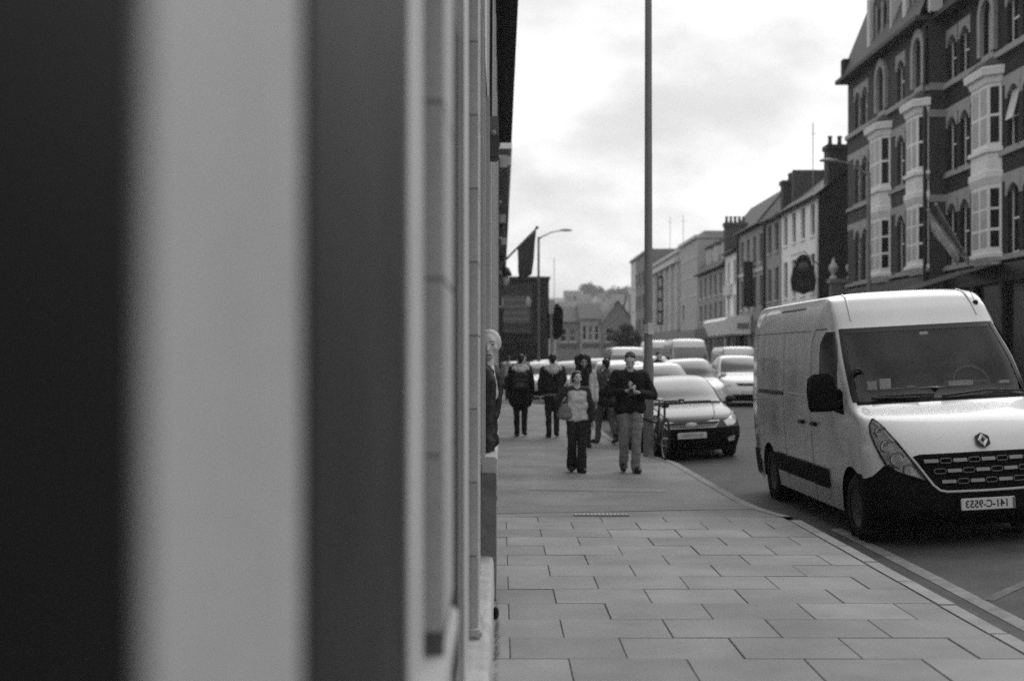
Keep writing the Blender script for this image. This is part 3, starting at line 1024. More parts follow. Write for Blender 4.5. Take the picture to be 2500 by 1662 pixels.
flag_pole('large dark flag hanging from a slanting pole on the left', at(1229, 640, 50), at(1311, 556, 50), 0.42, 1.75, mat('flag_cloth_dark', 0.075, 0.8, 0.35, 2.5), 0.1, sheet=0.5)
flag_pole('pale draped flag on the brick front, lower of the two poles', at(2366, 647, 44.2), at(2267, 515, 44.0), 0.25, 0.62, mat('flag_cloth_pale', 0.38, 0.8, 0.7, 1.8), 0.16, 'flags on the brick front', 0.15)
flag_pole('dim draped flag on the brick front, upper of the two poles', at(2368, 640, 45.0), at(2286, 500, 44.8), 0.35, 0.5, mat('flag_cloth_mid', 0.10, 0.8, 0.5, 1.6), 0.14, 'flags on the brick front', 0.15)
# casement window tilted open beside the pale bay
ow = MB().box(0, 0.62, -0.03, 0.0, 0, 1.05).build('open_casement', mat('frosted_pane', 0.4, 0.25), tb)
ow.location = (49.74 - 43.55, -0.12, 9.75)
ow.rotation_euler = (R(-14), 0, 0)

# ---- left side beyond the shopfront
m_ornate = mat('sooty_stone', 0.05, 0.9, 0.4, 1.5, 0.3, 20)
lo = thing('ornate_building', 'sooty ornate building with pale cornices beyond the shopfront on the left', 'building', (-0.25, 46, 0.0))
MB().box(-6, 0, 0, 32, 0, 10.2).build('wall', m_ornate, lo)
m_corn = mat('pale_cornice', 0.3, 0.85, 0.3)
for z0, z1, d, m in ((9.22, 9.42, 0.62, m_frame), (8.98, 9.22, 0.5, m_ornate), (8.55, 8.98, 0.46, m_corn), (6.85, 7.1, 0.5, m_ornate), (6.55, 6.85, 0.4, m_corn), (5.75, 6.0, 0.42, m_corn), (5.4, 5.75, 0.32, m_ornate)):
    MB().box(0.003, d, -0.15, 32, z0, z1).build('cornice', m, lo)
MB().box(0.0, 0.6, -0.12, 0.1, 8.62, 8.95).build('corner_block', m_corn, lo)
for k in range(9):
    y = 0.3 + k * 3.4
    for z in (7.6, 6.2, 3.0):
        MB().box(0.003, 0.30, y, y + 0.4, z - 0.9, z + 0.5).build('corbel', m_corn if k % 2 else m_ornate, lo)
    MB().box(0.004, 0.26, y + 0.9, y + 1.1, 2.5, 8.4).build('pilaster', mat('sooty_pilaster', 0.11), lo)
dp = thing('downpipe', 'black cast-iron downpipe with collars at the corner of the ornate building', 'pipe', (-0.17, 45.75, 0.0))
MB().tube([(0, 0, 0.1), (0, 0, 8.9)], 0.09, 10).build('pipe', m_black, dp, smooth=True)
for z in (0.9, 2.1, 3.4, 4.65, 5.9, 7.2, 8.4):
    MB().lathe([(0.09, -0.14), (0.15, -0.12), (0.15, 0.12), (0.09, 0.14)], 10, c=(0, 0, z)).build('collar', m_black, dp, smooth=True)
wl = thing('wall_lantern', 'wall lantern with a dark dome and pale globe under the flag', 'lantern', (0.05, 58, 4.9))
MB().tube([(-0.25, 0, 0.9), (0.1, 0, 1.0), (0.1, 0, 0.8)], 0.03, 6).build('bracket', m_black, wl, smooth=True)
MB().lathe([(0.001, 0.95), (0.2, 0.85), (0.32, 0.55), (0.3, 0.5)], 14, c=(0.1, 0, 0)).build('hood', m_black, wl, smooth=True)
MB().sphere((0.1, 0, 0.3), (0.2, 0.2, 0.26), 12, 8).build('globe', mat('lantern_globe', 0.5, 0.3), wl, smooth=True)

# dark building closing the left side
db = thing('dark_corner_building', 'dark flat-roofed building facing the camera with a large framed panel', 'building', (-3.0, 100, -0.2))
MB().box(0, 6.72, 0, 8, 0, 8.0).build('wall', mat('dark_brick_end', 0.022, 0.9, 0.4, 1.0), db)
MB().box(-0.1, 6.82, -0.2, 8.1, 8.0, 8.2).build('parapet', mat('dark_parapet', 0.03), db)
pn = MB().box(2.6, 5.42, -0.25, -0.004, 3.7, 7.6).build('panel_frame', mat('panel_frame', 0.030, 0.7), db)
MB().box(2.85, 5.2, -0.285, -0.255, 4.5, 6.7).build('panel', mat('panel_face', 0.085, 0.7, 0.3, 0.8), pn)
for k in range(4):
    MB().box(3.0, 5.05, -0.30, -0.287, 4.75 + k * 0.5, 4.95 + k * 0.5).build('panel_stripe', mat('panel_stripe', 0.13, 0.7, 0.3), pn)
MB().box(2.7, 5.35, -0.45, -0.26, 3.75, 4.1).build('ledge', mat('panel_ledge', 0.06), pn)
MB().sphere((5.1, -0.35, 6.2), (0.22, 0.12, 0.42), 10, 8).build('carved_bracket', m_corn, db, smooth=True)
MB().sphere((2.95, -0.35, 6.0), (0.2, 0.12, 0.7), 10, 8).build('carved_bracket', m_corn, db, smooth=True)
for k in range(3):
    window(db, 5.75, 6.35, 2.6 + k * 1.9, 3.7 + k * 1.9, 0.02, m_black, m_win)
MB().box(0.4, 6.3, -0.05, -0.004, 0.3, 3.0).build('shop_window', m_win, db)

# ---- houses closing the street
def end_house(name, label, x0, x1, y, eave, ridge, dep, wm, cols, rows, ww, gable_front=False, rm=None):
    t = thing(name, label, 'building', (x0, y, -0.1))
    L = x1 - x0
    ops = [(c * L - ww / 2, c * L + ww / 2, a, b) for a, b in rows for c in cols]
    b = wall_open(MB(), 0, L, 0, eave, ops, 0.2)
    if gable_front:
        b.poly([(0, 0, eave), (L, 0, eave), (L / 2, 0, ridge)])
    b.quad((0, 0, 0), (0, dep, 0), (0, dep, eave), (0, 0, eave)).quad((L, 0, 0), (L, dep, 0), (L, dep, eave), (L, 0, eave))
    if not gable_front:
        b.poly([(0, 0, eave), (0, dep, eave), (0, dep / 2, ridge)]).poly([(L, 0, eave), (L, dep, eave), (L, dep / 2, ridge)])
    b.build('wall', wm, t)
    for k, o in enumerate(ops):
        window(t, o[0], o[1], o[2], o[3], 0.18, m_frame, m_winl if k % 2 else m_win, (1, 1), m_pale)
    rb = MB()
    if gable_front:
        for s_ in (0, 1):
            e = -0.3 if s_ == 0 else L + 0.3
            rb.quad((e, -0.3, eave - 0.1), (e, dep, eave - 0.1), (L / 2, dep, ridge + 0.12), (L / 2, -0.3, ridge + 0.12))
    else:
        rb.quad((-0.2, -0.4, eave - 0.1), (L + 0.2, -0.4, eave - 0.1), (L + 0.2, dep / 2, ridge + 0.12), (-0.2, dep / 2, ridge + 0.12))
        rb.quad((-0.2, dep + 0.4, eave - 0.1), (L + 0.2, dep + 0.4, eave - 0.1), (L + 0.2, dep / 2, ridge + 0.12), (-0.2, dep / 2, ridge + 0.12))
    roof = rb.build('roof', rm or m_slate, t)
    MB().box(0.2, L - 0.2, -0.08, -0.003, 3.0, 3.6).build('fascia', mat('end_fascia', 0.1), t)
    return t


eg = 'houses closing the far end of the street'
m_ef = mat('faded_render', 0.20, 0.9, 0.2)
m_ef2 = mat('faded_render_pale', 0.33, 0.9, 0.2)
m_es = mat('faded_slate', 0.10, 0.9, 0.2)
tag(end_house('end_house', 'dim grey house with a long slate roof, leftmost of those closing the street', 7.4, 10.6, 172, 6.6, 8.6, 9, m_ef, (0.3, 0.7), ((3.8, 5.6),), 0.9, False, m_es), group=eg)
tag(end_house('end_house', 'pale house with three windows in the middle of those closing the street', 10.62, 13.4, 171.5, 7.0, 9.0, 9, m_ef2, (0.2, 0.5, 0.8), ((4.0, 6.0),), 0.55, False, m_es), group=eg)
tag(end_house('end_house', 'grey gable-fronted house, rightmost of those closing the street', 13.42, 17.8, 171, 6.4, 9.3, 9, m_ef, (0.25, 0.75), ((3.8, 5.6),), 1.0, True, m_es), group=eg)
tag(end_house('end_house', 'bright pale house end tucked beside the tall block', 17.82, 24, 176, 8.6, 10.6, 9, m_pale, (0.3, 0.7), ((4, 5.6),), 1.0, False, m_es), group=eg)

# ---- hill with houses and trees beyond
def hill_z(x, y):
    t = max(0.0, min(1.0, (y - 260) / 620.0))
    s_ = t * t * (3 - 2 * t)
    return -0.4 + 41 * s_ * (1 - 0.00030 * (x - 40) ** 2 / 10) + 3.0 * noise.noise(Vector((x * 0.012, y * 0.012, 0.3))) * s_


rows = [[(x, y, hill_z(x, y)) for x in np.linspace(-200, 420, 63)] for y in np.linspace(250, 1100, 60)]
tag(MB().grid(rows).build('hill', mat('hillside_grass', 0.13, 0.95, 0.35, 0.03), smooth=True), kind='structure')
hmw = [mat('hill_wall_%d' % k, g, 0.9) for k, g in enumerate((0.34, 0.26, 0.2))]
hmr = mat('hill_roof', 0.12, 0.9)
spots = []
HL = ('pale house on the hill just right of the dark corner building', 'cream house on the hill above the traffic light', 'grey house highest on the left shoulder of the hill', 'pale house on the hill over the long slate roof', 'cream house low on the hill over the long slate roof', 'grey house on the hill left below the broad tree', 'pale house standing directly below the broad hilltop tree', 'cream house on the hill just right of the broad tree', 'grey house on the hill between the two hilltop trees', 'pale house on the hill above the gable-fronted house', 'cream house on the hill below the smaller tree', 'grey house on the hill nearest the tall end block')
for k in range(12):
    px = 1345 + k * 16.5
    Y = (430, 560, 680, 500, 610)[k % 5]
    x = (px - VX) / FPX * Y
    z = hill_z(x, Y) - 0.5
    wd_, hh, dp_ = 7 + (k * 5) % 4, 4.5 + (k * 3) % 3, 7
    t = thing('hillside_house', '', 'house', (x, Y, z), R((k * 37) % 30 - 15), 'small houses on the hill')
    t['label'] = HL[k]
    MB().box(0, wd_, 0, dp_, -1.5, hh).build('wall', hmw[k % 3], t)
    MB().quad((-0.4, -0.5, hh), (wd_ + 0.4, -0.5, hh), (wd_ + 0.4, dp_ / 2, hh + 3), (-0.4, dp_ / 2, hh + 3)).quad((-0.4, dp_ + 0.5, hh), (wd_ + 0.4, dp_ + 0.5, hh), (wd_ + 0.4, dp_ / 2, hh + 3), (-0.4, dp_ / 2, hh + 3)).build('roof', hmr, t)
    for u in (0.25, 0.68):
        MB().box(wd_ * u, wd_ * u + 1.1, -0.02, -0.005, 1.6, 3.2).build('window', m_win, t)


def tree(name, label, loc, h, rad, dark=0.06, leaves=2600, lsz=0.35, grp=None):
    t = thing(name, label, 'tree', loc, 0, grp)
    b = MB().tube([(0, 0, -0.5), (0.03 * h, 0, h * 0.3), (0, 0.02 * h, h * 0.75)], [0.05 * h * 0.6, 0.03 * h * 0.6, 0.01 * h], 8)
    for k in range(7):
        a = k * 2.4
        z = h * (0.35 + 0.06 * k)
        b.tube([(0, 0, z), (math.cos(a) * rad * 0.6, math.sin(a) * rad * 0.6, z + h * 0.18)], [0.012 * h, 0.004 * h], 6)
    b.build('trunk', mat('bark', 0.06), t, smooth=True)
    rs = random.Random(hash(label) % 999)
    rs = random.Random(len(label) * 31 + int(h * 10))
    c = MB()
    clumps = [(rs.gauss(0, rad * 0.42), rs.gauss(0, rad * 0.42), h * rs.uniform(0.45, 0.95), rad * rs.uniform(0.25, 0.5)) for _ in range(22)]
    for k in range(leaves):
        q = clumps[k % len(clumps)]
        v = Vector((rs.gauss(0, 1), rs.gauss(0, 1), rs.gauss(0, 1))).normalized() * q[3] * rs.uniform(0.5, 1.05)
        p = Vector(q[:3]) + v
        d1 = Vector((rs.gauss(0, 1), rs.gauss(0, 1), rs.gauss(0, 1))).normalized() * lsz
        d2 = Vector((rs.gauss(0, 1), rs.gauss(0, 1), rs.gauss(0, 1))).normalized() * lsz * 0.6
        c.poly([tuple(p - d1), tuple(p + d2), tuple(p + d1)])
    c.build('crown', mat('leaves_%d' % int(dark * 1000), dark, 0.7, 0.3, 0.6), t)
    return t


x = (1442 - VX) / FPX * 640
tree('broad_tree', 'broad round tree standing on the hill skyline above the gabled roofs', (x, 640, hill_z(x, 640)), 9.5, 6.0, 0.13, 2600, 0.8)
x = (1512 - VX) / FPX * 640
tree('broad_tree', 'smaller round tree on the hill skyline nearest the tall block', (x, 640, hill_z(x, 640)), 8, 6.5, 0.13, 2400, 0.8)
tree('street_tree', 'dark bushy street tree low at the far end of the street', (at(1524, 850, 120)[0], 120, 0), 4.6, 1.5, 0.03, 3000, 0.16)
for px, Y, top, lb in ((1668, 125, 525, 'thin roof aerial above the pilastered building'), (1985, 70, 300, 'thin roof aerial above the white pub'), (1636, 135, 530, 'thin roof aerial farthest along the right-hand row'), (1353, 300, 630, 'thin distant mast beside the dark corner building')):
    p = at(px, top, Y)
    b = MB().tube([(0, 0, 0), (0, 0, p[2] - 6)], 0.026 if Y < 200 else 0.08, 5).tube([(-0.16, 0, p[2] - 6.6), (0.16, 0, p[2] - 6.6)], 0.012, 5)
    xx = 18.6 if Y < 200 else p[0]
    tag(b.build('roof_aerial', mat('aerial_metal', 0.25), loc=(p[0] if Y >= 200 else p[0], Y, 6 if Y < 200 else 6)), lb, 'aerial', 'aerials against the sky')

# ================================================================== VEHICLES (local: x across, y backwards from the nose, z up)
class Skin:
    def __init__(s, table, side, n=2.5):
        T = np.array(table, float)
        s.T = T
        s.N = len(T) - 1
        s.n = n
        s.side = side          # [(z, half width)...]
        d = np.zeros_like(T)
        for i in range(1, s.N):
            a, b = T[i] - T[i - 1], T[i + 1] - T[i]
            same = a * b > 0
            d[i] = np.where(same, 2 * a * b / np.where(same, a + b, 1), 0)
        d[0] = T[1] - T[0]
        d[-1] = T[-1] - T[-2]
        s.d = d
        us = np.linspace(1.0, s.N, 600)
        e = np.array([s.P(1.0, u) for u in us])
        s.ey, s.ez, s.ex = e[:, 1], e[:, 2], e[:, 0]

    def row(s, u):
        i = min(int(u), s.N - 1)
        t = u - i
        h00, h10, h01, h11 = 2 * t ** 3 - 3 * t ** 2 + 1, t ** 3 - 2 * t ** 2 + t, -2 * t ** 3 + 3 * t ** 2, t ** 3 - t ** 2
        return s.T[i] * h00 + s.d[i] * h10 + s.T[i + 1] * h01 + s.d[i + 1] * h11

    def P(s, t, u, off=0.0):
        y, z, hw, by, bz = s.row(u)
        a = min(abs(t), 1.0)
        c = 1 - max(1 - a ** s.n, 0.0) ** (1 / s.n)
        p = Vector((hw * t, y + by * c, z - bz * c))
        if off:
            e = 0.01
            t1 = min(max(t, -0.985), 0.985)
            p0 = s.P(t1, u)
            q1 = s.P(t1 + e, u) - p0
            q2 = s.P(t1, min(u + e, s.N)) - s.P(t1, min(u + e, s.N) - e)
            nn = q1.cross(q2)
            if nn.length > 0:
                nn.normalize()
                if nn.dot(p0 - Vector((0, 2.6, 0.75))) < 0:
                    nn = -nn
                p = p + nn * off
        return p

    def u_at(s, x, z):
        """u of the front skin at lateral x and height z"""
        lo, hi = 0.0, s.N - 2.0
        best, bu = 1e9, 0
        for u in np.linspace(0, min(s.N, 9), 181):
            hw = s.row(u)[2]
            p = s.P(max(-1, min(1, x / hw)), u)
            e = abs(p.z - z)
            if e < best:
                best, bu = e, u
        return bu

    def front(s, x, z, off=0.0):
        u = s.u_at(x, z)
        hw = s.row(u)[2]
        p = s.P(max(-1, min(1, x / hw)), u, 0.0)
        return Vector((x, p.y - off, z))

    def edge(s, y):
        return float(np.interp(y, s.ey, s.ez)), float(np.interp(y, s.ey, s.ex))

    def xs(s, y, z):
        ze, he = s.edge(y)
        base = float(np.interp(z, [a for a, b in s.side], [b for a, b in s.side]))
        be = float(np.interp(ze, [a for a, b in s.side], [b for a, b in s.side]))
        k = max(0.0, 1 - max(ze - z, 0) / 0.45) ** 2
        tail = float(np.interp(y, [0, s.ey[-1] - 0.5, s.ey[-1]], [0, 0, 0.06]))
        return base - (be - he) * k - tail * (1 - k)

    def body(s, name, m, parent, arches, sill, hole=None, step=0.125, nt=41, refine=None, rows=26):
        us = list(np.arange(0, s.N + 1e-6, step))
        if refine:
            us += list(np.linspace(refine[0], refine[1], refine[2]))
        ts = [math.sin(a) for a in np.linspace(-math.pi / 2, math.pi / 2, nt)]
        if hole:
            us += [hole[0], hole[1]]
            ts += [-hole[2], hole[2]]
        us = sorted({round(float(u), 4) for u in us})
        ts = sorted({round(float(t), 5) for t in ts})
        b = MB()
        pts = [[tuple(s.P(t, u)) for t in ts] for u in us]
        i0 = 0
        for r_ in pts:
            b.v += r_
        n = len(ts)
        for a in range(len(us) - 1):
            for c in range(n - 1):
                if hole and hole[0] - 1e-6 <= us[a] and us[a + 1] <= hole[1] + 1e-6 and -hole[2] - 1e-4 <= ts[c] and ts[c + 1] <= hole[2] + 1e-4:
                    continue
                b.f.append((a * n + c, a * n + c + 1, (a + 1) * n + c + 1, (a + 1) * n + c))
        cols = [s.P(1.0, u) for u in us if u >= 1.0]
        for sg in (-1, 1):
            rr = []
            for e in cols:
                zb = sill
                for yc, zc, ra in arches:
                    d = ra * ra - (e.y - yc) ** 2
                    if d > 0:
                        zb = max(zb, zc + math.sqrt(d))
                zb = min(zb, e.z - 0.01)
                rr.append([(sg * s.xs(e.y, zb + (e.z - zb) * (k / rows)) if k < rows else sg * e.x, e.y, zb + (e.z - zb) * (k / rows)) for k in range(rows + 1)])
            b.grid(rr)
            last = rr[-1]
            if sg == -1:
                keep = last
            else:
                b.grid([keep, last])
        o = b.build(name, m, parent, smooth=True, merge=0.002, flat_angle=50)
        return o

    def sheet(s, name, m, parent, tu, off, na=12, nb=12):
        """tu(a, b) -> (t, u) for a, b in 0..1"""
        b = MB().grid([[tuple(s.P(*tu(i / na, j / nb), off)) for i in range(na + 1)] for j in range(nb + 1)])
        return b.build(name, m, parent, smooth=True)

    def xz_sheet(s, name, m, parent, left, right, off, na=8):
        """strip between two (x, z) outlines laid on the nose"""
        rows = []
        for (xa, za), (xb, zb) in zip(left, right):
            rows.append([tuple(s.front(xa + (xb - xa) * k / na, za + (zb - za) * k / na, off)) for k in range(na + 1)])
        return MB().grid(rows).build(name, m, parent, smooth=True)

    def side_poly(s, name, m, parent, pts, sg, off=0.006):
        """polygon on the side given as (y, z) rows: list of (y0, y1, z)"""
        rows = [[(sg * (s.xs(y0 + (y1 - y0) * k / 10, z) + off), y0 + (y1 - y0) * k / 10, z) for k in range(11)] for y0, y1, z in pts]
        return MB().grid(rows).build(name, m, parent, smooth=True)

    def side_ribbon(s, name, m, parent, path, wd, sg, off=0.003, n=14):
        P = []
        for k in range(len(path) - 1):
            for j in range(n):
                t = j / n
                P.append((path[k][0] + (path[k + 1][0] - path[k][0]) * t, path[k][1] + (path[k + 1][1] - path[k][1]) * t))
        P.append(path[-1])
        rows = []
        for i, (y, z) in enumerate(P):
            a, b_ = P[max(i - 1, 0)], P[min(i + 1, len(P) - 1)]
            d = Vector((b_[0] - a[0], b_[1] - a[1])).normalized()
            ny, nz = -d.y * wd / 2, d.x * wd / 2
            rows.append([(sg * (s.xs(y + ny * q, z + nz * q) + off), y + ny * q, z + nz * q) for q in (-1, 1)])
        return MB().grid(rows).build(name, m, parent, smooth=True)


WHEEL = {}


def wheel(parent, x, y, r_, wd, sg, rim=None):
    key = (r_, wd, sg)
    if key not in WHEEL:
        h = wd / 2
        t = MB().lathe([(r_ * 0.62, -h), (r_ * 0.9, -h), (r_ * 0.98, -h * 0.75), (r_, -h * 0.3), (r_, h * 0.3), (r_ * 0.98, h * 0.75), (r_ * 0.9, h), (r_ * 0.62, h)], 28, 'x').mesh('tyre', smooth=True)
        t.materials.append(m_rubber)
        q = MB().lathe([(0.001, sg * h * 0.55), (r_ * 0.14, sg * h * 0.6), (r_ * 0.18, sg * h * 0.4), (r_ * 0.5, sg * h * 0.62), (r_ * 0.6, sg * h * 0.85), (r_ * 0.645, sg * h * 0.95), (r_ * 0.645, sg * h * 0.2)], 28, 'x').mesh('rim', smooth=True)
        WHEEL[key] = (t, q)
    t, q = WHEEL[key]
    o = link('wheel', t, None, parent, (x, y, r_))
    link('rim', q, rim or mat('wheel_rim', 0.3, 0.4, metal=0.6), o)
    return o


VAN = [  # y, z, half width, sweep back at the side, drop at the side
    (0.10, 0.20, 0.98, 0.42, 0.0), (-0.02, 0.38, 1.02, 0.43, 0.0), (-0.02, 0.55, 1.03, 0.45, 0.0), (0.05, 0.89, 1.02, 0.50, 0.0), (0.11, 1.02, 0.99, 0.50, 0.0),
    (0.35, 1.22, 0.975, 0.42, 0.02), (0.84, 1.385, 0.955, 0.28, 0.02), (1.22, 1.78, 0.93, 0.22, 0.0), (1.60, 2.17, 0.87, 0.17, 0.0), (1.78, 2.38, 0.85, 0.13, 0.02),
    (1.98, 2.52, 0.82, 0.10, 0.04), (2.30, 2.565, 0.80, 0.08, 0.06), (5.40, 2.56, 0.80, 0.0, 0.06), (5.58, 2.50, 0.80, 0.0, 0.05)]
VSIDE = [(0.2, 0.99), (0.5, 1.02), (0.9, 1.035), (1.40, 1.035), (1.46, 1.022), (1.9, 0.995), (2.2, 0.955), (2.38, 0.90), (2.47, 0.84), (2.52, 0.79)]
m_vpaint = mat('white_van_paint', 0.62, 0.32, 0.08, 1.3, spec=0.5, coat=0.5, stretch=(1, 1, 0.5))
# flank shade put into the paint by surface normal, mottled with grime
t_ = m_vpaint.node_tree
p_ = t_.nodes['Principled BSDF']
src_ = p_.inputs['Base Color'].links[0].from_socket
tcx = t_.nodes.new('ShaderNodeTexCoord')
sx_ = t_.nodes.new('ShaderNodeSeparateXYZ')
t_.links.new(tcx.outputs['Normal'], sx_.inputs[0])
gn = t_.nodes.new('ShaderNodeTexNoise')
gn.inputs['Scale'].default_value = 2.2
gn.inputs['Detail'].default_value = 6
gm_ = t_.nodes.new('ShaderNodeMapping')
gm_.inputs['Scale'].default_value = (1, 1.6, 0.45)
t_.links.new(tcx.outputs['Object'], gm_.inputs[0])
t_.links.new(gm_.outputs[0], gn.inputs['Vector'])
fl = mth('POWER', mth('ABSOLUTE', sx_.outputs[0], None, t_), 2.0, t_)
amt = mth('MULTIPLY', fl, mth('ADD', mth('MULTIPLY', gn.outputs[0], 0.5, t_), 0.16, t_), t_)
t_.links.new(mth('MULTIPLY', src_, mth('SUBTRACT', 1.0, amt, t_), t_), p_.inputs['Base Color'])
m_bump = mat('black_bumper_plastic', 0.007, 0.65, 0.2, spec=0.06)
m_gap = mat('panel_gap', 0.05, 0.9)
m_plate = mat('number_plate', 0.52, 0.5, 0.05)
m_vglass = glass_mat('windscreen_glass', 0.8)
m_lamp = mat('headlamp_reflector', 0.62, 0.3, 0.6, 14, 0.3, 30)
m_lens = glass_mat('lamp_lens', 0.88)
m_sideglass = mat('dark_side_glass', 0.006, 0.12, 0.3, spec=0.25)


def hero_van():
    K = Skin(VAN, VSIDE)
    v = thing('panel_van', 'white panel van with black bumper parked at the kerb in the right foreground', 'van', (4.650, 12.16, -0.096))
    v.rotation_euler = (0, R(-3.1), R(1.0))
    UW0, UW1, TW = 6.07, 7.93, 0.955
    arches = [(0.84, 0.34, 0.41), (4.52, 0.34, 0.41)]
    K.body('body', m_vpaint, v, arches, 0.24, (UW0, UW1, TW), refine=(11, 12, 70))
    # windscreen, its black border, interior
    ws = K.sheet('windscreen', m_vglass, v, lambda a, b: ((2 * a - 1) * (TW + 0.003), UW0 - 0.02 + (UW1 - UW0 + 0.04) * b), 0.003, 24, 14)
    for nm, f in (('border', lambda a, b: ((2 * a - 1) * (TW + 0.004), UW1 + 0.03 - 0.17 * b)), ('border', lambda a, b: ((2 * a - 1) * TW, UW0 + 0.05 - 0.07 * (1 - b))),
                  ('border', lambda a, b: (-TW - 0.004 + 0.055 * a, UW0 + (UW1 - UW0) * b)), ('border', lambda a, b: (TW + 0.004 - 0.055 * a, UW0 + (UW1 - UW0) * b))):
        K.sheet(nm, m_black, ws, f, 0.006, 20, 10)
    MB().grid([[(x, 0.80 + 0.30 * abs(x) ** 2.4 + d, z) for x in np.linspace(-0.9, 0.9, 15)] for d, z in ((0.06, 1.34), (0.20, 1.465), (0.45, 1.50), (0.60, 1.46), (0.63, 1.1))]).build('dashboard', mat('dashboard_plastic', 0.055, 0.7), v, smooth=True)
    MB().box(-0.90, 0.90, 2.25, 2.3, 0.5, 2.15).build('bulkhead', mat('bulkhead_panel', 0.03, 0.9), v)
    MB().box(-0.93, 0.93, 0.9, 2.3, 0.42, 0.5).build('cab_floor', m_dark, v)
    for x in (-0.55, 0.02, 0.55):
        s_ = MB().box(x - 0.23, x + 0.23, 1.75, 1.92, 0.9, 1.62).build('seat', mat('seat_cloth', 0.045, 0.95), v, bevel=0.05)
        MB().box(x - 0.13, x + 0.13, 1.78, 1.9, 1.63, 1.84).build('headrest', mat('seat_cloth', 0.045), s_, bevel=0.04)
    rows = []
    sw_ = MB()
    ring = [(0.50 + 0.19 * math.cos(a), 1.46 + 0.10 * math.sin(a), 1.52 + 0.165 * math.sin(a)) for a in np.linspace(0, 2 * math.pi, 25)]
    sw_.tube(ring, 0.016, 8).tube([(0.31, 1.46, 1.52), (0.69, 1.46, 1.52)], 0.02, 6)
    sw_.build('steering_wheel', mat('steering_rim', 0.08, 0.5), v, smooth=True)
    lp = [(-0.80 + 0.07 * math.cos(a), 1.2, 1.60 + 0.13 * math.sin(a)) for a in np.linspace(0.2, math.pi + 0.6, 14)]
    MB().tube(lp, 0.018, 6).build('dash_handle', m_black, v, smooth=True)
    for k, (x, y, wd_, d, rz, z, g) in enumerate(((-0.66, 1.13, 0.10, 0.02, 0.0, 0.09, 0.5), (-0.52, 1.13, 0.12, 0.02, 0.1, 0.11, 0.62), (-0.06, 1.02, 0.22, 0.20, 0.75, 0.0, 0.6), (0.24, 1.08, 0.26, 0.10, 0.05, 0.05, 0.45), (-0.42, 1.10, 0.14, 0.1, 0.3, 0.0, 0.4), (0.72, 1.12, 0.12, 0.06, 0.2, 0.03, 0.45), (-0.25, 1.15, 0.1, 0.05, 0.2, 0.02, 0.3))):
        b = MB().box(-wd_ / 2, wd_ / 2, -d / 2, d / 2, 0, max(z, 0.004)).build('paper', mat('paper_%d' % k, g, 0.8), None, loc=None)
        b.parent = v
        b.location = (x, y + 0.06, 1.505)
        b.rotation_euler = (0, 0, rz)
    MB().box(-0.11, 0.11, -0.02, 0.02, -0.04, 0.03).build('rear_view_mirror', m_black, v, bevel=0.01, loc=(0.06, 1.52, 2.02))
    MB().box(-0.04, 0.05, -0.005, 0.0, 0, 0.035).build('tax_disc', mat('sticker', 0.4), v, loc=(0.02, 1.50, 2.05))
    # wipers
    for pts in ([(-0.78, -0.25, 6.10), (-0.30, -0.05, 6.02)], [(-0.05, 0, 6.03), (0.45, 0, 6.16), (0.85, 0, 6.10)]):
        P = [tuple(K.P(p[0], p[2], 0.03)) for p in pts]
        MB().tube(P, [0.018] + [0.012] * (len(P) - 1), 6).build('wiper', m_black, v, smooth=True)
    P = [tuple(K.P(t, 6.16 - 0.04 * (t + 0.6), 0.022)) for t in np.linspace(-0.72, -0.12, 8)]
    MB().tube(P, 0.012, 6).build('wiper', m_black, v, smooth=True)
    K.sheet('scuttle', m_bump, v, lambda a, b: ((2 * a - 1) * 0.93, 5.93 + 0.13 * b), 0.004, 20, 4)
    # black bumper wrapped under the lamps
    ZB = lambda x: float(np.interp(abs(x), [0, 0.60, 0.66, 0.88, 0.97, 1.03], [0.905, 0.90, 0.86, 0.80, 0.70, 0.66]))

    def bump_tu(a, b):
        al = (a - 0.5) * math.pi
        t = math.sin(al)
        u1 = float(np.interp(ZB(t * 1.02), K.zc, K.uc))
        return t, 0.02 + (u1 - 0.02) * b
    K.uc = np.linspace(0, 6, 200)
    K.zc = np.array([K.row(u)[1] for u in K.uc])
    K.sheet('bumper', m_bump, v, bump_tu, 0.010, 48, 20)
    for sg in (-1, 1):
        K.side_poly('bumper_corner', m_bump, v, [(0.425, 0.47, 0.25), (0.425, 0.50, 0.4), (0.43, 0.56, 0.52), (0.44, 0.62, 0.62), (0.47, 0.66, 0.70)], sg, 0.008)
        # lamps
        Lo = [(-0.872, 1.236), (-0.915, 1.18), (-0.932, 1.10), (-0.925, 1.0), (-0.905, 0.90), (-0.872, 0.815), (-0.79, 0.745), (-0.68, 0.70), (-0.57, 0.664)]
        Ri = [(-0.862, 1.240), (-0.825, 1.19), (-0.785, 1.10), (-0.745, 1.02), (-0.70, 0.935), (-0.66, 0.86), (-0.625, 0.79), (-0.595, 0.73), (-0.562, 0.667)]
        Lo = [(-sg * x, z) for x, z in Lo]
        Ri = [(-sg * x, z) for x, z in Ri]
        hl = K.xz_sheet('headlight', m_lamp, v, Lo, Ri, 0.014)
        K.xz_sheet('lens', m_lens, hl, Lo, Ri, 0.036)
        out_ = Lo + Ri[::-1]
        pth = [tuple(K.front(x, z, 0.02)) for x, z in out_ + out_[:1]]
        MB().tube(pth, 0.010, 6).build('surround', m_black, hl, smooth=True)
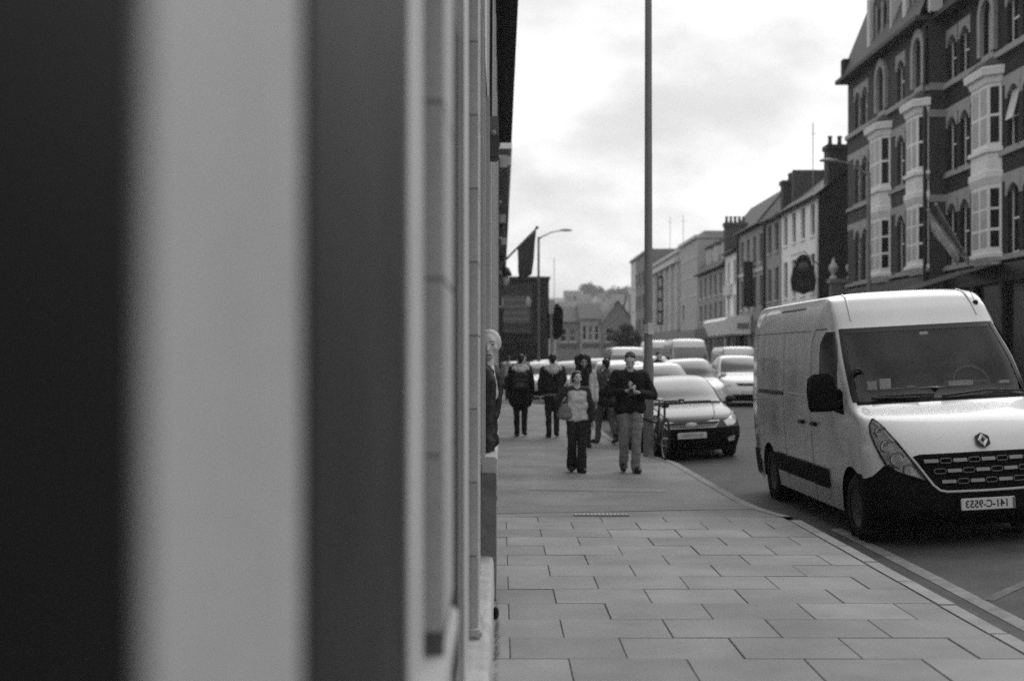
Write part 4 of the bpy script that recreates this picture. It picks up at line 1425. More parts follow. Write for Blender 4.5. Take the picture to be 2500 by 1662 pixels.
        for (x, z, rr) in ((-0.85, 1.12, 0.055), (-0.835, 0.985, 0.062), (-0.775, 0.86, 0.065), (-0.69, 0.765, 0.05)):
            p = K.front(-sg * x, z, 0.016)
            MB().lathe([(rr, -0.012), (rr * 0.95, 0.0), (rr * 0.6, 0.022), (0.002, 0.03)], 18, 'y', tuple(p)).build('reflector', mat('reflector_bowl', 0.85, 0.2, 0.25, 20, metal=0.3), hl, smooth=True)
            MB().lathe([(rr, -0.014), (rr * 1.12, -0.014), (rr * 1.12, 0.0)], 18, 'y', tuple(p)).build('reflector_ring', mat('lamp_dark_ring', 0.05, 0.4), hl, smooth=True)
        # mirrors
        mr_ = MB()
        mr_.grid([[(sg * x, y, z) for x, y, z in ring_] for ring_ in (
            [(1.10, 1.20, 1.30), (1.27, 1.24, 1.30), (1.28, 1.30, 1.30), (1.10, 1.30, 1.30)],
            [(1.06, 1.12, 1.34), (1.30, 1.18, 1.33), (1.31, 1.30, 1.33), (1.06, 1.30, 1.34)],
            [(1.06, 1.10, 1.52), (1.315, 1.16, 1.52), (1.325, 1.30, 1.52), (1.06, 1.30, 1.52)],
            [(1.08, 1.13, 1.66), (1.30, 1.18, 1.65), (1.31, 1.29, 1.65), (1.08, 1.30, 1.66)],
            [(1.12, 1.18, 1.70), (1.26, 1.21, 1.695), (1.26, 1.27, 1.695), (1.12, 1.28, 1.70)])], True)
        mo = mr_.build('wing_mirror', m_bump, v, smooth=True, flat_angle=45)
        MB().tube([(sg * 1.1, 1.24, 1.36), (sg * 1.0, 1.2, 1.36)], 0.045, 8).tube([(sg * 1.1, 1.24, 1.5), (sg * 0.99, 1.2, 1.5)], 0.035, 8).build('arm', m_bump, mo, smooth=True)
        MB().poly([(sg * (K.xs(1.12, 1.30) + 0.012), 1.12, 1.26), (sg * (K.xs(1.36, 1.32) + 0.012), 1.36, 1.30), (sg * (K.xs(1.4, 1.55) + 0.012), 1.40, 1.56), (sg * (K.xs(1.25, 1.6) + 0.016), 1.25, 1.50)]).build('mirror_base', m_bump, mo)
        # cab side window
        K.side_poly('door_window', m_sideglass, v, [(1.36, 1.88, 1.44), (1.33, 1.90, 1.50), (1.42, 1.90, 1.70), (1.50, 1.90, 1.88), (1.58, 1.89, 2.02), (1.66, 1.85, 2.09), (1.70, 1.80, 2.11)], sg, 0.006)
        K.side_ribbon('window_seal', m_black, v, [(1.90, 1.44), (1.91, 2.0), (1.83, 2.12), (1.68, 2.12)], 0.03, sg, 0.005)
        # seams, rail, trims, handles
        K.side_ribbon('door_seam', m_gap, v, [(2.29, 0.26), (2.29, 1.4), (2.27, 2.05), (2.15, 2.17), (1.84, 2.17)], 0.010, sg)
        K.side_ribbon('door_seam', m_gap, v, [(3.57, 0.28), (3.57, 2.14)], 0.009, sg)
        K.side_ribbon('roof_seam', m_gap, v, [(2.35, 2.16), (5.5, 2.16)], 0.007, sg)
        K.side_ribbon('panel_crease', mat('panel_crease', 0.5, 0.4), v, [(2.32, 1.435), (3.55, 1.435)], 0.014, sg, 0.004)
        K.side_ribbon('panel_crease', mat('panel_crease', 0.5, 0.4), v, [(4.95, 1.435), (5.5, 1.435)], 0.014, sg, 0.004)
        K.side_ribbon('slide_rail', m_black, v, [(3.59, 1.42), (4.93, 1.42)], 0.045, sg, 0.008)
        K.side_ribbon('door_seam', m_gap, v, [(4.70, 0.85), (4.70, 2.14)], 0.005, sg)
        K.side_poly('side_trim', m_bump, v, [(1.66, 2.275, 0.435), (1.66, 2.275, 0.65)], sg, 0.02)
        K.side_poly('side_trim', m_bump, v, [(2.305, 3.56, 0.44), (2.305, 3.56, 0.655)], sg, 0.02)
        K.side_poly('side_trim', m_bump, v, [(3.58, 4.12, 0.445), (3.58, 4.14, 0.66)], sg, 0.02)
        for y in (2.66, 2.12):
            MB().box(-0.03, 0.03, -0.085, 0.085, -0.022, 0.022).build('door_handle', m_black, v, bevel=0.012, loc=(sg * (K.xs(y, 1.12) + 0.02), y, 1.12))
        K.side_ribbon('roof_vent', m_gap, v, [(2.9, 2.43), (4.1, 2.43)], 0.02, sg, 0.004)
        # wheels in dark wells
        for yc in (0.84, 4.52):
            wheel(v, sg * 0.885, yc, 0.335, 0.225, sg, mat('van_steel_wheel', 0.08, 0.5, 0.3, 8, metal=0.3))
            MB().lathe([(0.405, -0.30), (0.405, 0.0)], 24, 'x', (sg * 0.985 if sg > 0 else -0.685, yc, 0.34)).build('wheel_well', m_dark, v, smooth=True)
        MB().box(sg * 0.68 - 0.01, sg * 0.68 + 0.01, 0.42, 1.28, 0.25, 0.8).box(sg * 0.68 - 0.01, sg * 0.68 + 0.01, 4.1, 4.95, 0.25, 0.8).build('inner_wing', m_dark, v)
        # roof ribs at the brow
        P = [tuple(K.P(sg * 0.80, u, 0.002)) for u in np.linspace(8.3, 10.6, 14)]
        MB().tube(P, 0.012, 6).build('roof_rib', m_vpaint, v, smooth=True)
        K.side_poly('rear_bumper', m_bump, v, [(5.1, 5.57, 0.28), (5.05, 5.575, 0.45), (5.15, 5.575, 0.62)], sg, 0.02)
        K.side_ribbon('rear_light', mat('rear_lamp', 0.06, 0.2), v, [(5.53, 0.85), (5.53, 1.5)], 0.06, sg, 0.006)
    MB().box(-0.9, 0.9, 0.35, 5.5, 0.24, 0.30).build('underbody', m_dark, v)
    # grille
    gp = lambda x, z, o: tuple(K.front(x, z, o))
    gl = K.xz_sheet('grille', mat('grille_void', 0.006, 0.7, spec=0.05), v, [(-0.645, 0.885), (-0.60, 0.82), (-0.54, 0.72), (-0.47, 0.62), (-0.42, 0.565)], [(0.645, 0.885), (0.60, 0.82), (0.54, 0.72), (0.47, 0.62), (0.42, 0.565)], 0.016, 24)
    path = [(-0.665, 0.895), (-0.62, 0.83), (-0.555, 0.72), (-0.485, 0.61), (-0.43, 0.56), (-0.36, 0.545), (0, 0.542), (0.36, 0.545), (0.43, 0.56), (0.485, 0.61), (0.555, 0.72), (0.62, 0.83), (0.665, 0.895)]
    MB().tube([gp(x, z, 0.02) for x, z in path], 0.013, 8).build('grille_rim', mat('grille_rim', 0.42, 0.3), gl, smooth=True)
    gb = mat('grille_bar', 0.22, 0.35, 0.2)
    for rw, (z, hw) in enumerate(((0.838, 0.56), (0.742, 0.49), (0.642, 0.42))):
        n = int(hw * 2 / 0.135)
        for k in range(n + 1):
            xa = -hw + 0.01 + k * 0.135
            xb = min(xa + 0.13, hw)
            if (k + rw) % 2 == 0:
                b = MB()
                b.grid([[gp(xa + (xb - xa) * j / 4, z + dz, o) for j in range(5)] for dz, o in ((-0.017, 0.03), (-0.013, 0.042), (0.014, 0.042), (0.018, 0.03))])
                b.build('grille_bar', gb, gl, smooth=False)
            else:
                c = (xa + xb) / 2
                hexa = [(c - 0.058, z), (c - 0.042, z + 0.022), (c + 0.042, z + 0.022), (c + 0.058, z), (c + 0.042, z - 0.022), (c - 0.042, z - 0.022)]
                MB().tube([gp(x, q, 0.035) for x, q in hexa + hexa[:1]], 0.006, 6).build('grille_slot', mat('grille_slot_rim', 0.10, 0.3), gl, smooth=True)
    # badge: dark hexagonal field with a bright lozenge ring
    c = K.front(0.04, 1.005)
    tilt = R(-32)
    bd = MB().poly([(x, 0, z) for x, z in ((0, 0.085), (0.068, 0.045), (0.068, -0.045), (0, -0.085), (-0.068, -0.045), (-0.068, 0.045))]).build('badge', m_black, v)
    bd.location = c + Vector((0, -0.022, 0.006))
    bd.rotation_euler = (tilt, 0, 0)
    lz = [(0, 0.074), (0.05, 0), (0, -0.074), (-0.05, 0)]
    li = [(0, 0.030), (0.020, 0), (0, -0.030), (-0.020, 0)]
    b = MB()
    for k in range(4):
        a1, a2, b1, b2 = lz[k], lz[(k + 1) % 4], li[k], li[(k + 1) % 4]
        mid1, mid2 = ((a1[0] + b1[0]) / 2, (a1[1] + b1[1]) / 2), ((a2[0] + b2[0]) / 2, (a2[1] + b2[1]) / 2)
        b.quad((a1[0], -0.006, a1[1]), (a2[0], -0.006, a2[1]), (mid2[0], -0.018, mid2[1]), (mid1[0], -0.018, mid1[1]))
        b.quad((mid1[0], -0.018, mid1[1]), (mid2[0], -0.018, mid2[1]), (b2[0], -0.006, b2[1]), (b1[0], -0.006, b1[1]))
    b.build('lozenge', mat('badge_metal', 0.7, 0.25, metal=0.6), bd)
    # number plate (the photograph is printed mirrored, and so is the lettering)
    np_ = MB().box(-0.26, 0.26, -0.012, 0.012, -0.057, 0.057).build('number_plate', m_plate, v, bevel=0.006, loc=(0.005, -0.062, 0.42))
    lm = text_mesh('141-C-9553', 0.098, 0.001, True, 0.0012)
    lo = link('lettering', lm, m_black, np_, (-0.012, -0.0145, -0.002))
    xsz = [q.co.x for q in lm.vertices]
    lo.scale = (0.40 / (max(xsz) - min(xsz)), 1, 1.0)
    MB().box(0.232, 0.256, -0.0135, -0.0125, -0.05, 0.05).build('plate_band', mat('plate_band', 0.12), np_)
    MB().box(-0.30, 0.30, -0.045, 0.03, -0.09, 0.08).build('plate_holder', m_bump, v, bevel=0.02, loc=(0.005, -0.005, 0.42))
    # aerial
    p = K.P(0.86, 9.0, 0.004)
    an = MB().sphere(tuple(p), (0.03, 0.035, 0.03), 10, 6).build('aerial_base', m_black, v, smooth=True)
    MB().tube([tuple(p), tuple(p + Vector((-0.10, 0.12, 0.36)))], 0.003, 5).build('aerial', m_black, an)
    return v


hero_van()

# ---- cars
CAR = [(0.12, 0.18, 0.86, 0.45, 0), (0.0, 0.40, 0.92, 0.46, 0), (-0.01, 0.52, 0.93, 0.48, 0), (0.05, 0.70, 0.92, 0.52, 0), (0.16, 0.79, 0.90, 0.50, 0.0), (0.60, 0.915, 0.87, 0.40, 0.04),
       (1.15, 1.00, 0.83, 0.30, 0.05), (1.62, 1.27, 0.74, 0.22, 0.04), (2.08, 1.455, 0.64, 0.14, 0.05), (2.60, 1.50, 0.61, 0.04, 0.06), (3.45, 1.44, 0.61, 0.0, 0.06), (4.10, 1.13, 0.72, 0.0, 0.05), (4.62, 1.03, 0.80, 0.0, 0.02), (4.78, 0.86, 0.84, 0.0, 0.0)]
CSIDE = [(0.2, 0.88), (0.4, 0.925), (0.65, 0.94), (0.88, 0.925), (0.98, 0.88), (1.25, 0.755), (1.45, 0.64)]
HATCH = [(y if y < 2.6 else 2.6 + (y - 2.6) * 0.72, z * 1.02, a, b, c) for y, z, a, b, c in CAR]
HATCH[11] = (3.75, 1.22, 0.70, 0.0, 0.05)
HATCH[12] = (4.05, 1.02, 0.78, 0.0, 0.02)
HATCH[13] = (4.15, 0.86, 0.82, 0.0, 0.0)
MPV = [(y, z if z < 0.6 else 0.6 + (z - 0.6) * 1.18, a, b, c) for y, z, a, b, c in HATCH]
m_screen = mat('sky_grey_screen', 0.15, 0.25, 0.25, 0.8, spec=0.4)  # glass base greyed: part of the sky reflection is put into the colour


def car(name, label, X, Y, table, paint, rz=0.0, hero=False, group=None, bumper=None, plate=True):
    zs = table[9][1] / 1.5
    side = [(z if z < 0.6 else 0.6 + (z - 0.6) * ((table[9][1] - 0.6) / 0.9), w_) for z, w_ in CSIDE]
    K = Skin(table, side)
    L = table[13][0]
    v = thing(name, label, 'car', (X, Y, road_z(X)), rz, group)
    v.rotation_euler = (0, R(-3.0) if X < 7.6 else 0, rz)
    ax = (0.88, L - 0.95)
    K.body('body', paint, v, [(ax[0], 0.31, 0.37), (ax[1], 0.31, 0.37)], 0.22, None, 0.125 if hero else 0.25, 33 if hero else 21, rows=20 if hero else 12, refine=(9, 11, 40 if hero else 16))
    K.sheet('windscreen', m_screen if hero else mat('far_car_screen', 0.05, 0.2, 0.3, spec=0.4), v, lambda a, b: ((2 * a - 1) * 0.93, 6.12 + 1.80 * b), 0.006, 16, 8)
    K.sheet('rear_window', m_sideglass, v, lambda a, b: ((2 * a - 1) * 0.9, 10.1 + 0.85 * b), 0.006, 10, 4)
    zt = table[9][1]
    wb_ = 1.0 * zs
    lampm = mat('car_lamp', 0.55, 0.12, 0.5, 20, metal=0.4)
    for sg in (-1, 1):
        K.side_poly('side_window', m_sideglass, v, [(1.62, L - 0.8, wb_ + 0.04), (1.85, L - 0.85, wb_ + 0.18), (2.1, L - 1.1, wb_ + 0.30), (2.3, L - 1.4, zt - 0.1)], sg, 0.005)
        for yc in ax:
            wheel(v, sg * 0.80, yc, 0.315, 0.205, sg)
        MB().box(sg * 0.62 - 0.01, sg * 0.62 + 0.01, 0.4, 1.4, 0.2, 0.7).box(sg * 0.62 - 0.01, sg * 0.62 + 0.01, L - 1.4, L - 0.5, 0.2, 0.7).build('inner_wing', m_dark, v)
        # swept headlamps
        Lo = [(0.60, 0.70), (0.70, 0.735), (0.78, 0.78), (0.83, 0.82), (0.85, 0.845)]
        Ri = [(0.66, 0.605), (0.78, 0.62), (0.86, 0.66), (0.885, 0.74), (0.87, 0.83)]
        Lo, Ri = [(sg * x, z * (0.3 + 0.7 * zs) / 1.0) for x, z in Lo], [(sg * x, z * (0.3 + 0.7 * zs)) for x, z in Ri]
        K.xz_sheet('headlight', lampm, v, Lo, Ri, 0.012, 6)
        mo = MB().sphere((sg * 1.0, 1.55, 1.03 * zs), (0.10, 0.06, 0.07), 12, 8).build('wing_mirror', m_black if hero else paint, v, smooth=True)
        MB().tube([(sg * 0.85, 1.52, 0.96 * zs), (sg * 0.97, 1.55, 1.0 * zs)], 0.025, 6).build('mirror_arm', m_black, mo, smooth=True)
        K.xz_sheet('fog_lamp', lampm, v, [(sg * 0.66, 0.40), (sg * 0.67, 0.33)], [(sg * 0.80, 0.43), (sg * 0.79, 0.34)], 0.02, 4)
    K.sheet('lower_bumper', bumper or m_bump, v, lambda a, b: (math.sin((a - 0.5) * math.pi * 0.96), 0.02 + (2.35 if hero else 1.0) * b), 0.010, 28, 8)
    MB().box(-0.8, 0.8, 0.3, L - 0.2, 0.2, 0.27).build('underbody', m_dark, v)
    gl = K.xz_sheet('grille', m_black, v, [(-0.48, 0.685 * zs), (-0.40, 0.615 * zs)], [(0.48, 0.685 * zs), (0.40, 0.615 * zs)], 0.016, 12)
    if hero:
        rim = [(-0.52, 0.70), (-0.44, 0.60), (0.44, 0.60), (0.52, 0.70)]
        MB().tube([tuple(K.front(x, z, 0.02)) for x, z in rim + rim[:1]], 0.018, 6).build('grille_rim', mat('car_chrome', 0.5, 0.2, metal=0.5), gl, smooth=True)
        MB().box(-0.46, 0.46, -0.012, 0.0, -0.008, 0.008).build('grille_bar', mat('car_chrome', 0.5), gl, loc=tuple(K.front(0, 0.645, 0.02)))
        MB().lathe([(0.001, -0.014), (0.06, -0.01), (0.072, 0.0)], 20, 'y').build('badge', mat('badge_oval', 0.55, 0.3), gl, smooth=True, loc=tuple(K.front(0, 0.66, 0.03))).scale = (1.45, 1, 0.62)
        for t in (-0.52, 0.52):
            P = [tuple(K.P(t * (0.95 + 0.4 * (u - 4.0) / 2.0), u, 0.003)) for u in np.linspace(3.6, 5.95, 12)]
            MB().tube(P, 0.011, 6).build('bonnet_crease', paint, v, smooth=True)
        P = [tuple(K.P(t, 6.02, 0.01)) for t in np.linspace(-0.9, 0.9, 20)]
        MB().tube(P, 0.016, 6).build('scuttle', m_black, v, smooth=True)
        for t0, t1 in ((-0.6, 0.0), (0.05, 0.7)):
            MB().tube([tuple(K.P(t0 + (t1 - t0) * k / 6, 6.12, 0.015)) for k in range(7)], 0.008, 5).build('wiper', m_black, v, smooth=True)
    if plate:
        p = K.front(0, 0.47)
        b = MB().box(-0.26, 0.26, -0.01, 0.01, -0.055, 0.055).build('number_plate', m_plate, v, bevel=0.005, loc=(0, p.y - 0.03, 0.47))
        if hero:
            MB().box(-0.20, 0.20, -0.0125, -0.0105, -0.028, 0.028).build('worn_characters', mat('plate_worn', 0.30, 0.6, 0.5, 14), b)
    return v


m_car_dark = mat('dark_car_paint', 0.035, 0.40, 0.06, 1.0, spec=0.4, coat=0.12, metal=0.1)
m_car_silver = mat('silver_car_paint', 0.44, 0.4, 0.06, 1.0, spec=0.5, coat=0.2, metal=0.1)
m_car_white = mat('white_car_paint', 0.66, 0.35, 0.05, 1.0, spec=0.4, coat=0.2)
m_car_mid = mat('grey_car_paint', 0.24, 0.25, 0.05, 1.0, spec=0.6, coat=0.8, metal=0.3)
car('saloon_car', 'dark saloon car with chrome grille parked behind the tall lamp post', 3.43, 22.75, CAR, m_car_dark, 0.0, True)
tg = 'cars queueing along the street'
car('parked_car', 'silver car parked directly behind the dark saloon', 3.85, 29.2, MPV, m_car_silver, 0.0, group=tg)
car('queueing_car', 'pale tall hatchback showing above the roof of the dark saloon', 5.65, 36.2, MPV, m_car_silver, 0.0, group=tg)
car('queueing_car', 'white car half hidden by the rear of the big van', 8.2, 41.8, MPV, m_car_white, 0.0, group=tg)
car('queueing_car', 'small dark car between the white vans and the pale hatchback', 7.0, 47.5, HATCH, m_car_mid, 0.0, group=tg)
car('queueing_car', 'light car behind the heads of the walking couple', 3.9, 37.5, MPV, m_car_white, 0.0, group=tg)
car('queueing_car', 'silver car seen over the shoulder of the curly-haired woman', 3.3, 52.0, MPV, m_car_silver, 0.12, group=tg)
car('queueing_car', 'white car left of the traffic light at the junction', 2.1, 58.0, MPV, m_car_white, 0.2, group=tg)
car('queueing_car', 'white car in the queue close behind the light car and the couple', 4.2, 44.5, MPV, m_car_white, 0.0, group=tg)
car('queueing_car', 'pale car in the queue glimpsed between the woman and the man with the phone', 4.9, 62.0, MPV, m_car_silver, 0.05, group=tg)
car('queueing_car', 'white car waiting behind the pale hooded man walking away', 1.3, 66.0, MPV, m_car_white, 0.25, group=tg)
car('queueing_car', 'distant silver car right of the lettered van', 7.2, 58.0, MPV, m_car_silver, 0.0, group=tg)
car('queueing_car', 'farthest small white car at the junction, beside the dark building', 3.2, 70.0, MPV, m_car_white, 0.3, group=tg)


def small_van(label, X, Y, paint, s_=1.0, rz=0.0, sz=None, lettering=False):
    K = Skin(VAN, VSIDE)
    v = thing('white_van', label, 'van', (X, Y, road_z(X)), rz, 'white vans farther along the street')
    v.scale = (s_ * 0.95, s_, (sz or s_))
    K.body('body', paint, v, [(0.84, 0.34, 0.41), (4.52, 0.34, 0.41)], 0.24, None, 0.25, 21, refine=(11, 12, 24), rows=12)
    K.sheet('windscreen', mat('far_screen', 0.10, 0.1, 0.2, spec=0.8), v, lambda a, b: ((2 * a - 1) * 0.93, 6.1 + 1.82 * b), 0.008, 12, 8)
    K.sheet('bumper', m_bump, v, lambda a, b: (math.sin((a - 0.5) * math.pi * 0.97), 0.02 + 1.3 * b), 0.01, 20, 6)
    for sg in (-1, 1):
        K.side_poly('door_window', m_sideglass, v, [(1.36, 1.88, 1.44), (1.50, 1.90, 1.88), (1.66, 1.85, 2.09)], sg, 0.01)
        K.xz_sheet('headlight', mat('car_lamp', 0.55), v, [(sg * 0.9, 1.15), (sg * 0.88, 0.85), (sg * 0.6, 0.68)], [(sg * 0.8, 1.1), (sg * 0.7, 0.9), (sg * 0.57, 0.68)], 0.014, 4)
        for yc in (0.84, 4.52):
            wheel(v, sg * 0.885, yc, 0.335, 0.225, sg)
        MB().sphere((sg * 1.16, 1.22, 1.5), (0.12, 0.07, 0.19), 10, 8).build('wing_mirror', m_bump, v, smooth=True)
    K.xz_sheet('grille', m_black, v, [(-0.6, 0.86), (-0.45, 0.58)], [(0.6, 0.86), (0.45, 0.58)], 0.016, 8)
    MB().box(-0.26, 0.26, -0.09, -0.07, 0.36, 0.47).build('number_plate', m_plate, v)
    MB().box(-0.9, 0.9, 0.3, 5.4, 0.24, 0.3).build('underbody', m_dark, v)
    if lettering:
        for k, (y, w_) in enumerate(((2.6, 0.5), (3.3, 0.9), (4.35, 0.7))):
            K.side_poly('faded_lettering', mat('faded_lettering', 0.36, 0.6, 0.3, 8), v, [(y, y + w_, 1.62), (y, y + w_, 1.82)], 1, 0.006)
            K.side_poly('faded_lettering', mat('faded_lettering', 0.36, 0.6, 0.3, 8), v, [(y, y + w_, 1.62), (y, y + w_, 1.82)], -1, 0.006)
    return v


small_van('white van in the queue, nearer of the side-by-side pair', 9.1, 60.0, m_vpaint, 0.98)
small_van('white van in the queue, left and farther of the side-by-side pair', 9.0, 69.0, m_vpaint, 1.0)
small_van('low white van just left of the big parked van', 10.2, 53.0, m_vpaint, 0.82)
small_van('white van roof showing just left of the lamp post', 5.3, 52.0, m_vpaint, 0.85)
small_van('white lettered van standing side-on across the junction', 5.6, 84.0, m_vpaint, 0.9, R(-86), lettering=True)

# ---- bicycle locked to the lamp post
bk = thing('bicycle', 'dark bicycle leaning on the lamp post, front wheel towards the camera', 'bicycle', (2.715, 21.2, 0.0))
bdir = Vector((2.655 - 2.715, 22.25 - 21.2, 0))
bk.rotation_euler = (R(-3), R(0), math.atan2(bdir.y, bdir.x) - math.pi)      # local -x points back along the bike
m_bf = mat('bicycle_paint', 0.02, 0.35, spec=0.5)


def bx(x, y, z):
    return (-x, y, z)


for x, st in ((0.0, 0.0), (1.05, 0.0)):
    t = MB()
    ring = [(-x + 0.335 * math.cos(a), 0, 0.345 + 0.335 * math.sin(a)) for a in np.linspace(0, 2 * math.pi, 33)]
    t.tube(ring, 0.018, 8)
    wv = t.build('wheel', m_rubber, bk, smooth=True)
    s_ = MB()
    for k in range(20):
        a = 2 * math.pi * k / 20
        s_.tube([(-x, 0.02 * (-1) ** k, 0.345), (-x + 0.318 * math.cos(a), 0, 0.345 + 0.318 * math.sin(a))], 0.0012, 4)
    s_.tube([(-x, -0.05, 0.345), (-x, 0.05, 0.345)], 0.02, 8)
    s_.build('spokes', m_galv, wv)
    rim = [(-x + 0.315 * math.cos(a), 0, 0.345 + 0.315 * math.sin(a)) for a in np.linspace(0, 2 * math.pi, 33)]
    MB().tube(rim, 0.010, 6).build('rim', m_galv, wv, smooth=True)
F = MB()
head, hb_, seat, bb, rear = (-0.22, 0, 0.86), (-0.17, 0, 0.68), (-0.72, 0, 0.88), (-0.60, 0, 0.28), (-1.05, 0, 0.345)
for a, b, r_ in ((head, seat, 0.018), (hb_, bb, 0.022), (seat, bb, 0.018), (seat, rear, 0.012), (bb, rear, 0.013), (head, hb_, 0.02)):
    F.tube([a, b], r_, 8)
F.build('frame', m_bf, bk, smooth=True)
MB().tube([(-0.17, 0, 0.68), (-0.10, 0.05, 0.62), (0, 0.055, 0.345)], 0.013, 6).tube([(-0.17, 0, 0.68), (-0.10, -0.05, 0.62), (0, -0.055, 0.345)], 0.013, 6).build('fork', m_bf, bk, smooth=True)
MB().tube([(-0.22, 0, 0.86), (-0.23, 0, 0.96)], 0.016, 8).tube([(-0.30, -0.31, 1.0), (-0.22, -0.16, 0.985), (-0.20, 0, 0.97), (-0.22, 0.16, 0.985), (-0.30, 0.31, 1.0)], 0.013, 8).build('handlebar', m_bf, bk, smooth=True)
for s_ in (-1, 1):
    MB().tube([(-0.26, s_ * 0.24, 0.995), (-0.32, s_ * 0.34, 1.003)], 0.018, 8).build('grip', m_rubber, bk, smooth=True)
    MB().tube([(-0.6, s_ * 0.07, 0.28), (-0.6 - s_ * 0.12, s_ * 0.08, 0.28 - s_ * 0.1)], 0.011, 6).box(-0.65 - s_ * 0.12, -0.55 - s_ * 0.12, s_ * 0.12 - 0.04, s_ * 0.12 + 0.04, 0.27 - s_ * 0.1, 0.29 - s_ * 0.1).build('pedal', m_black, bk)
MB().tube([(-0.72, 0, 0.88), (-0.735, 0, 0.97)], 0.013, 8).build('seat_post', m_galv, bk, smooth=True)
MB().grid([[(-0.60 - d, w_ * s_, 0.985 + h) for s_ in (-1, -0.6, 0, 0.6, 1)] for d, w_, h in ((0.0, 0.02, 0.0), (0.10, 0.035, 0.012), (0.18, 0.075, 0.015), (0.25, 0.08, 0.02), (0.27, 0.06, 0.0))]).grid([[(-0.60 - d, w_ * s_, 0.955 + h) for s_ in (-1, 0, 1)] for d, w_, h in ((0.0, 0.02, 0.02), (0.18, 0.075, 0.0), (0.27, 0.06, 0.02))]).build('saddle', m_black, bk, smooth=True)
MB().lathe([(0.02, -0.02), (0.095, -0.02), (0.095, 0.0), (0.02, 0.0)], 24, 'y', (-0.6, 0.045, 0.28)).build('chainring', m_galv, bk, smooth=True)
MB().box(-0.04, 0.04, -0.05, 0.05, 0, 0.08).build('front_lamp', m_black, bk, bevel=0.015, loc=(-0.12, 0, 0.86))
rg = [(0.14 * math.cos(a) + 2.54, 22.0 + 0.14 * math.sin(a), 0.62 + 0.03 * math.sin(2 * a)) for a in np.linspace(0, 2 * math.pi, 25)]
tag(MB().tube(rg, 0.016, 6).build('bicycle_lock', m_black, smooth=True), 'black cable lock wrapped round the lamp post', 'lock')

# ---- lamp posts and traffic signal
def street_lamp(label, loc, h, r0, r1, arm, sg, name='street_lamp', armrise=0.35, grp=None, collar=True):
    t = thing(name, label, 'street lamp', loc, 0, grp)
    MB().lathe([(r0 * 1.0, 0), (r0, 1.55), (r0 * 0.97, 1.62), (r0 * 0.80, 1.70), (r1 * 1.15, h * 0.6), (r1, h), (0.001, h)], 18).build('pole', m_metal, t, smooth=True, flat_angle=60)
    if collar:
        MB().box(-0.06, 0.06, -r0 - 0.004, -r0 + 0.02, 0.45, 1.25).build('access_door', mat('access_door', 0.14, 0.6), t)
    MB().tube([(0, 0, h - 0.12), (sg * 0.2, 0, h + 0.02), (sg * arm * 0.6, 0, h + armrise * 0.75), (sg * arm, 0, h + armrise)], [r1 * 0.8, r1 * 0.6, r1 * 0.5, r1 * 0.5], 8).build('arm', m_metal, t, smooth=True)
    c = (sg * (arm + 0.3), 0, h + armrise)
    hd = MB().grid([[(c[0] + sg * x, w_ * math.cos(a), c[2] + (hh * math.sin(a) if math.sin(a) > 0 else 0.4 * hh * math.sin(a))) for a in np.linspace(0, 2 * math.pi, 13)[:-1]] for x, w_, hh in ((-0.38, 0.03, 0.03), (-0.3, 0.09, 0.07), (0.0, 0.15, 0.11), (0.28, 0.12, 0.08), (0.36, 0.01, 0.01))], True).build('lamp_head', m_galv, t, smooth=True)
    return t


sl = street_lamp('tall grey lamp post on the pavement beside the bicycle', (2.54, 22.0, 0.0), 10.0, 0.092, 0.055, 1.5, 1)
MB().lathe([(0.098, 0), (0.098, 0.16)], 18, c=(0, 0, 2.12)).build('band', mat('pale_band', 0.4, 0.6), sl, smooth=True)
MB().box(-0.02, 0.09, -0.11, -0.09, 2.10, 2.30).build('tag_plate', mat('tag_plate', 0.5, 0.6), sl)
street_lamp('slim lamp post with its arm reaching right, beyond the flag', (2.03, 70.0, 0.0), 8.3, 0.085, 0.06, 1.2, 1, collar=False, grp='slim lamp posts along the street')
street_lamp('slim lamp post in front of the brick terrace, its arm reaching left', (at(2121, 0, 47.5)[0], 47.5, 0.055), 8.55, 0.085, 0.065, 1.2, -1, collar=False, grp='slim lamp posts along the street', armrise=0.42)

ts = thing('traffic_light', 'traffic light with a black backing board at the corner ahead', 'traffic light', (1.575, 40.0, 0.0))
MB().tube([(0, 0, 0), (0, 0, 3.45)], 0.06, 10).build('pole', m_galv, ts, smooth=True)
MB().box(-0.10, 0.10, -0.10, -0.065, 3.05, 3.5).build('top_plate', mat('signal_plate', 0.4, 0.6), ts, bevel=0.01)
bb_ = MB().poly([(x, 0.08, z) for x, z in ((-0.15, 2.3), (0.18, 2.25), (0.36, 2.42), (0.36, 3.2), (0.18, 3.4), (-0.15, 3.3))]).poly([(x, 0.10, z) for x, z in ((-0.15, 2.3), (0.18, 2.25), (0.36, 2.42), (0.36, 3.2), (0.18, 3.4), (-0.15, 3.3))]).build('backing_board', m_black, ts)
MB().box(0.07, 0.31, -0.12, 0.07, 2.35, 3.3).build('signal_head', m_black, ts, bevel=0.02)
for z in (2.5, 2.82, 3.14):
    MB().lathe([(0.11, 0.0), (0.115, -0.16), (0.10, -0.16), (0.10, 0.0)], 14, 'y', (0.19, -0.12, z)).build('visor', m_black, ts, smooth=True)
    MB().lathe([(0.001, -0.012), (0.095, 0.0)], 14, 'y', (0.19, -0.125, z)).build('lens', mat('signal_lens', 0.02, 0.3), ts, smooth=True)

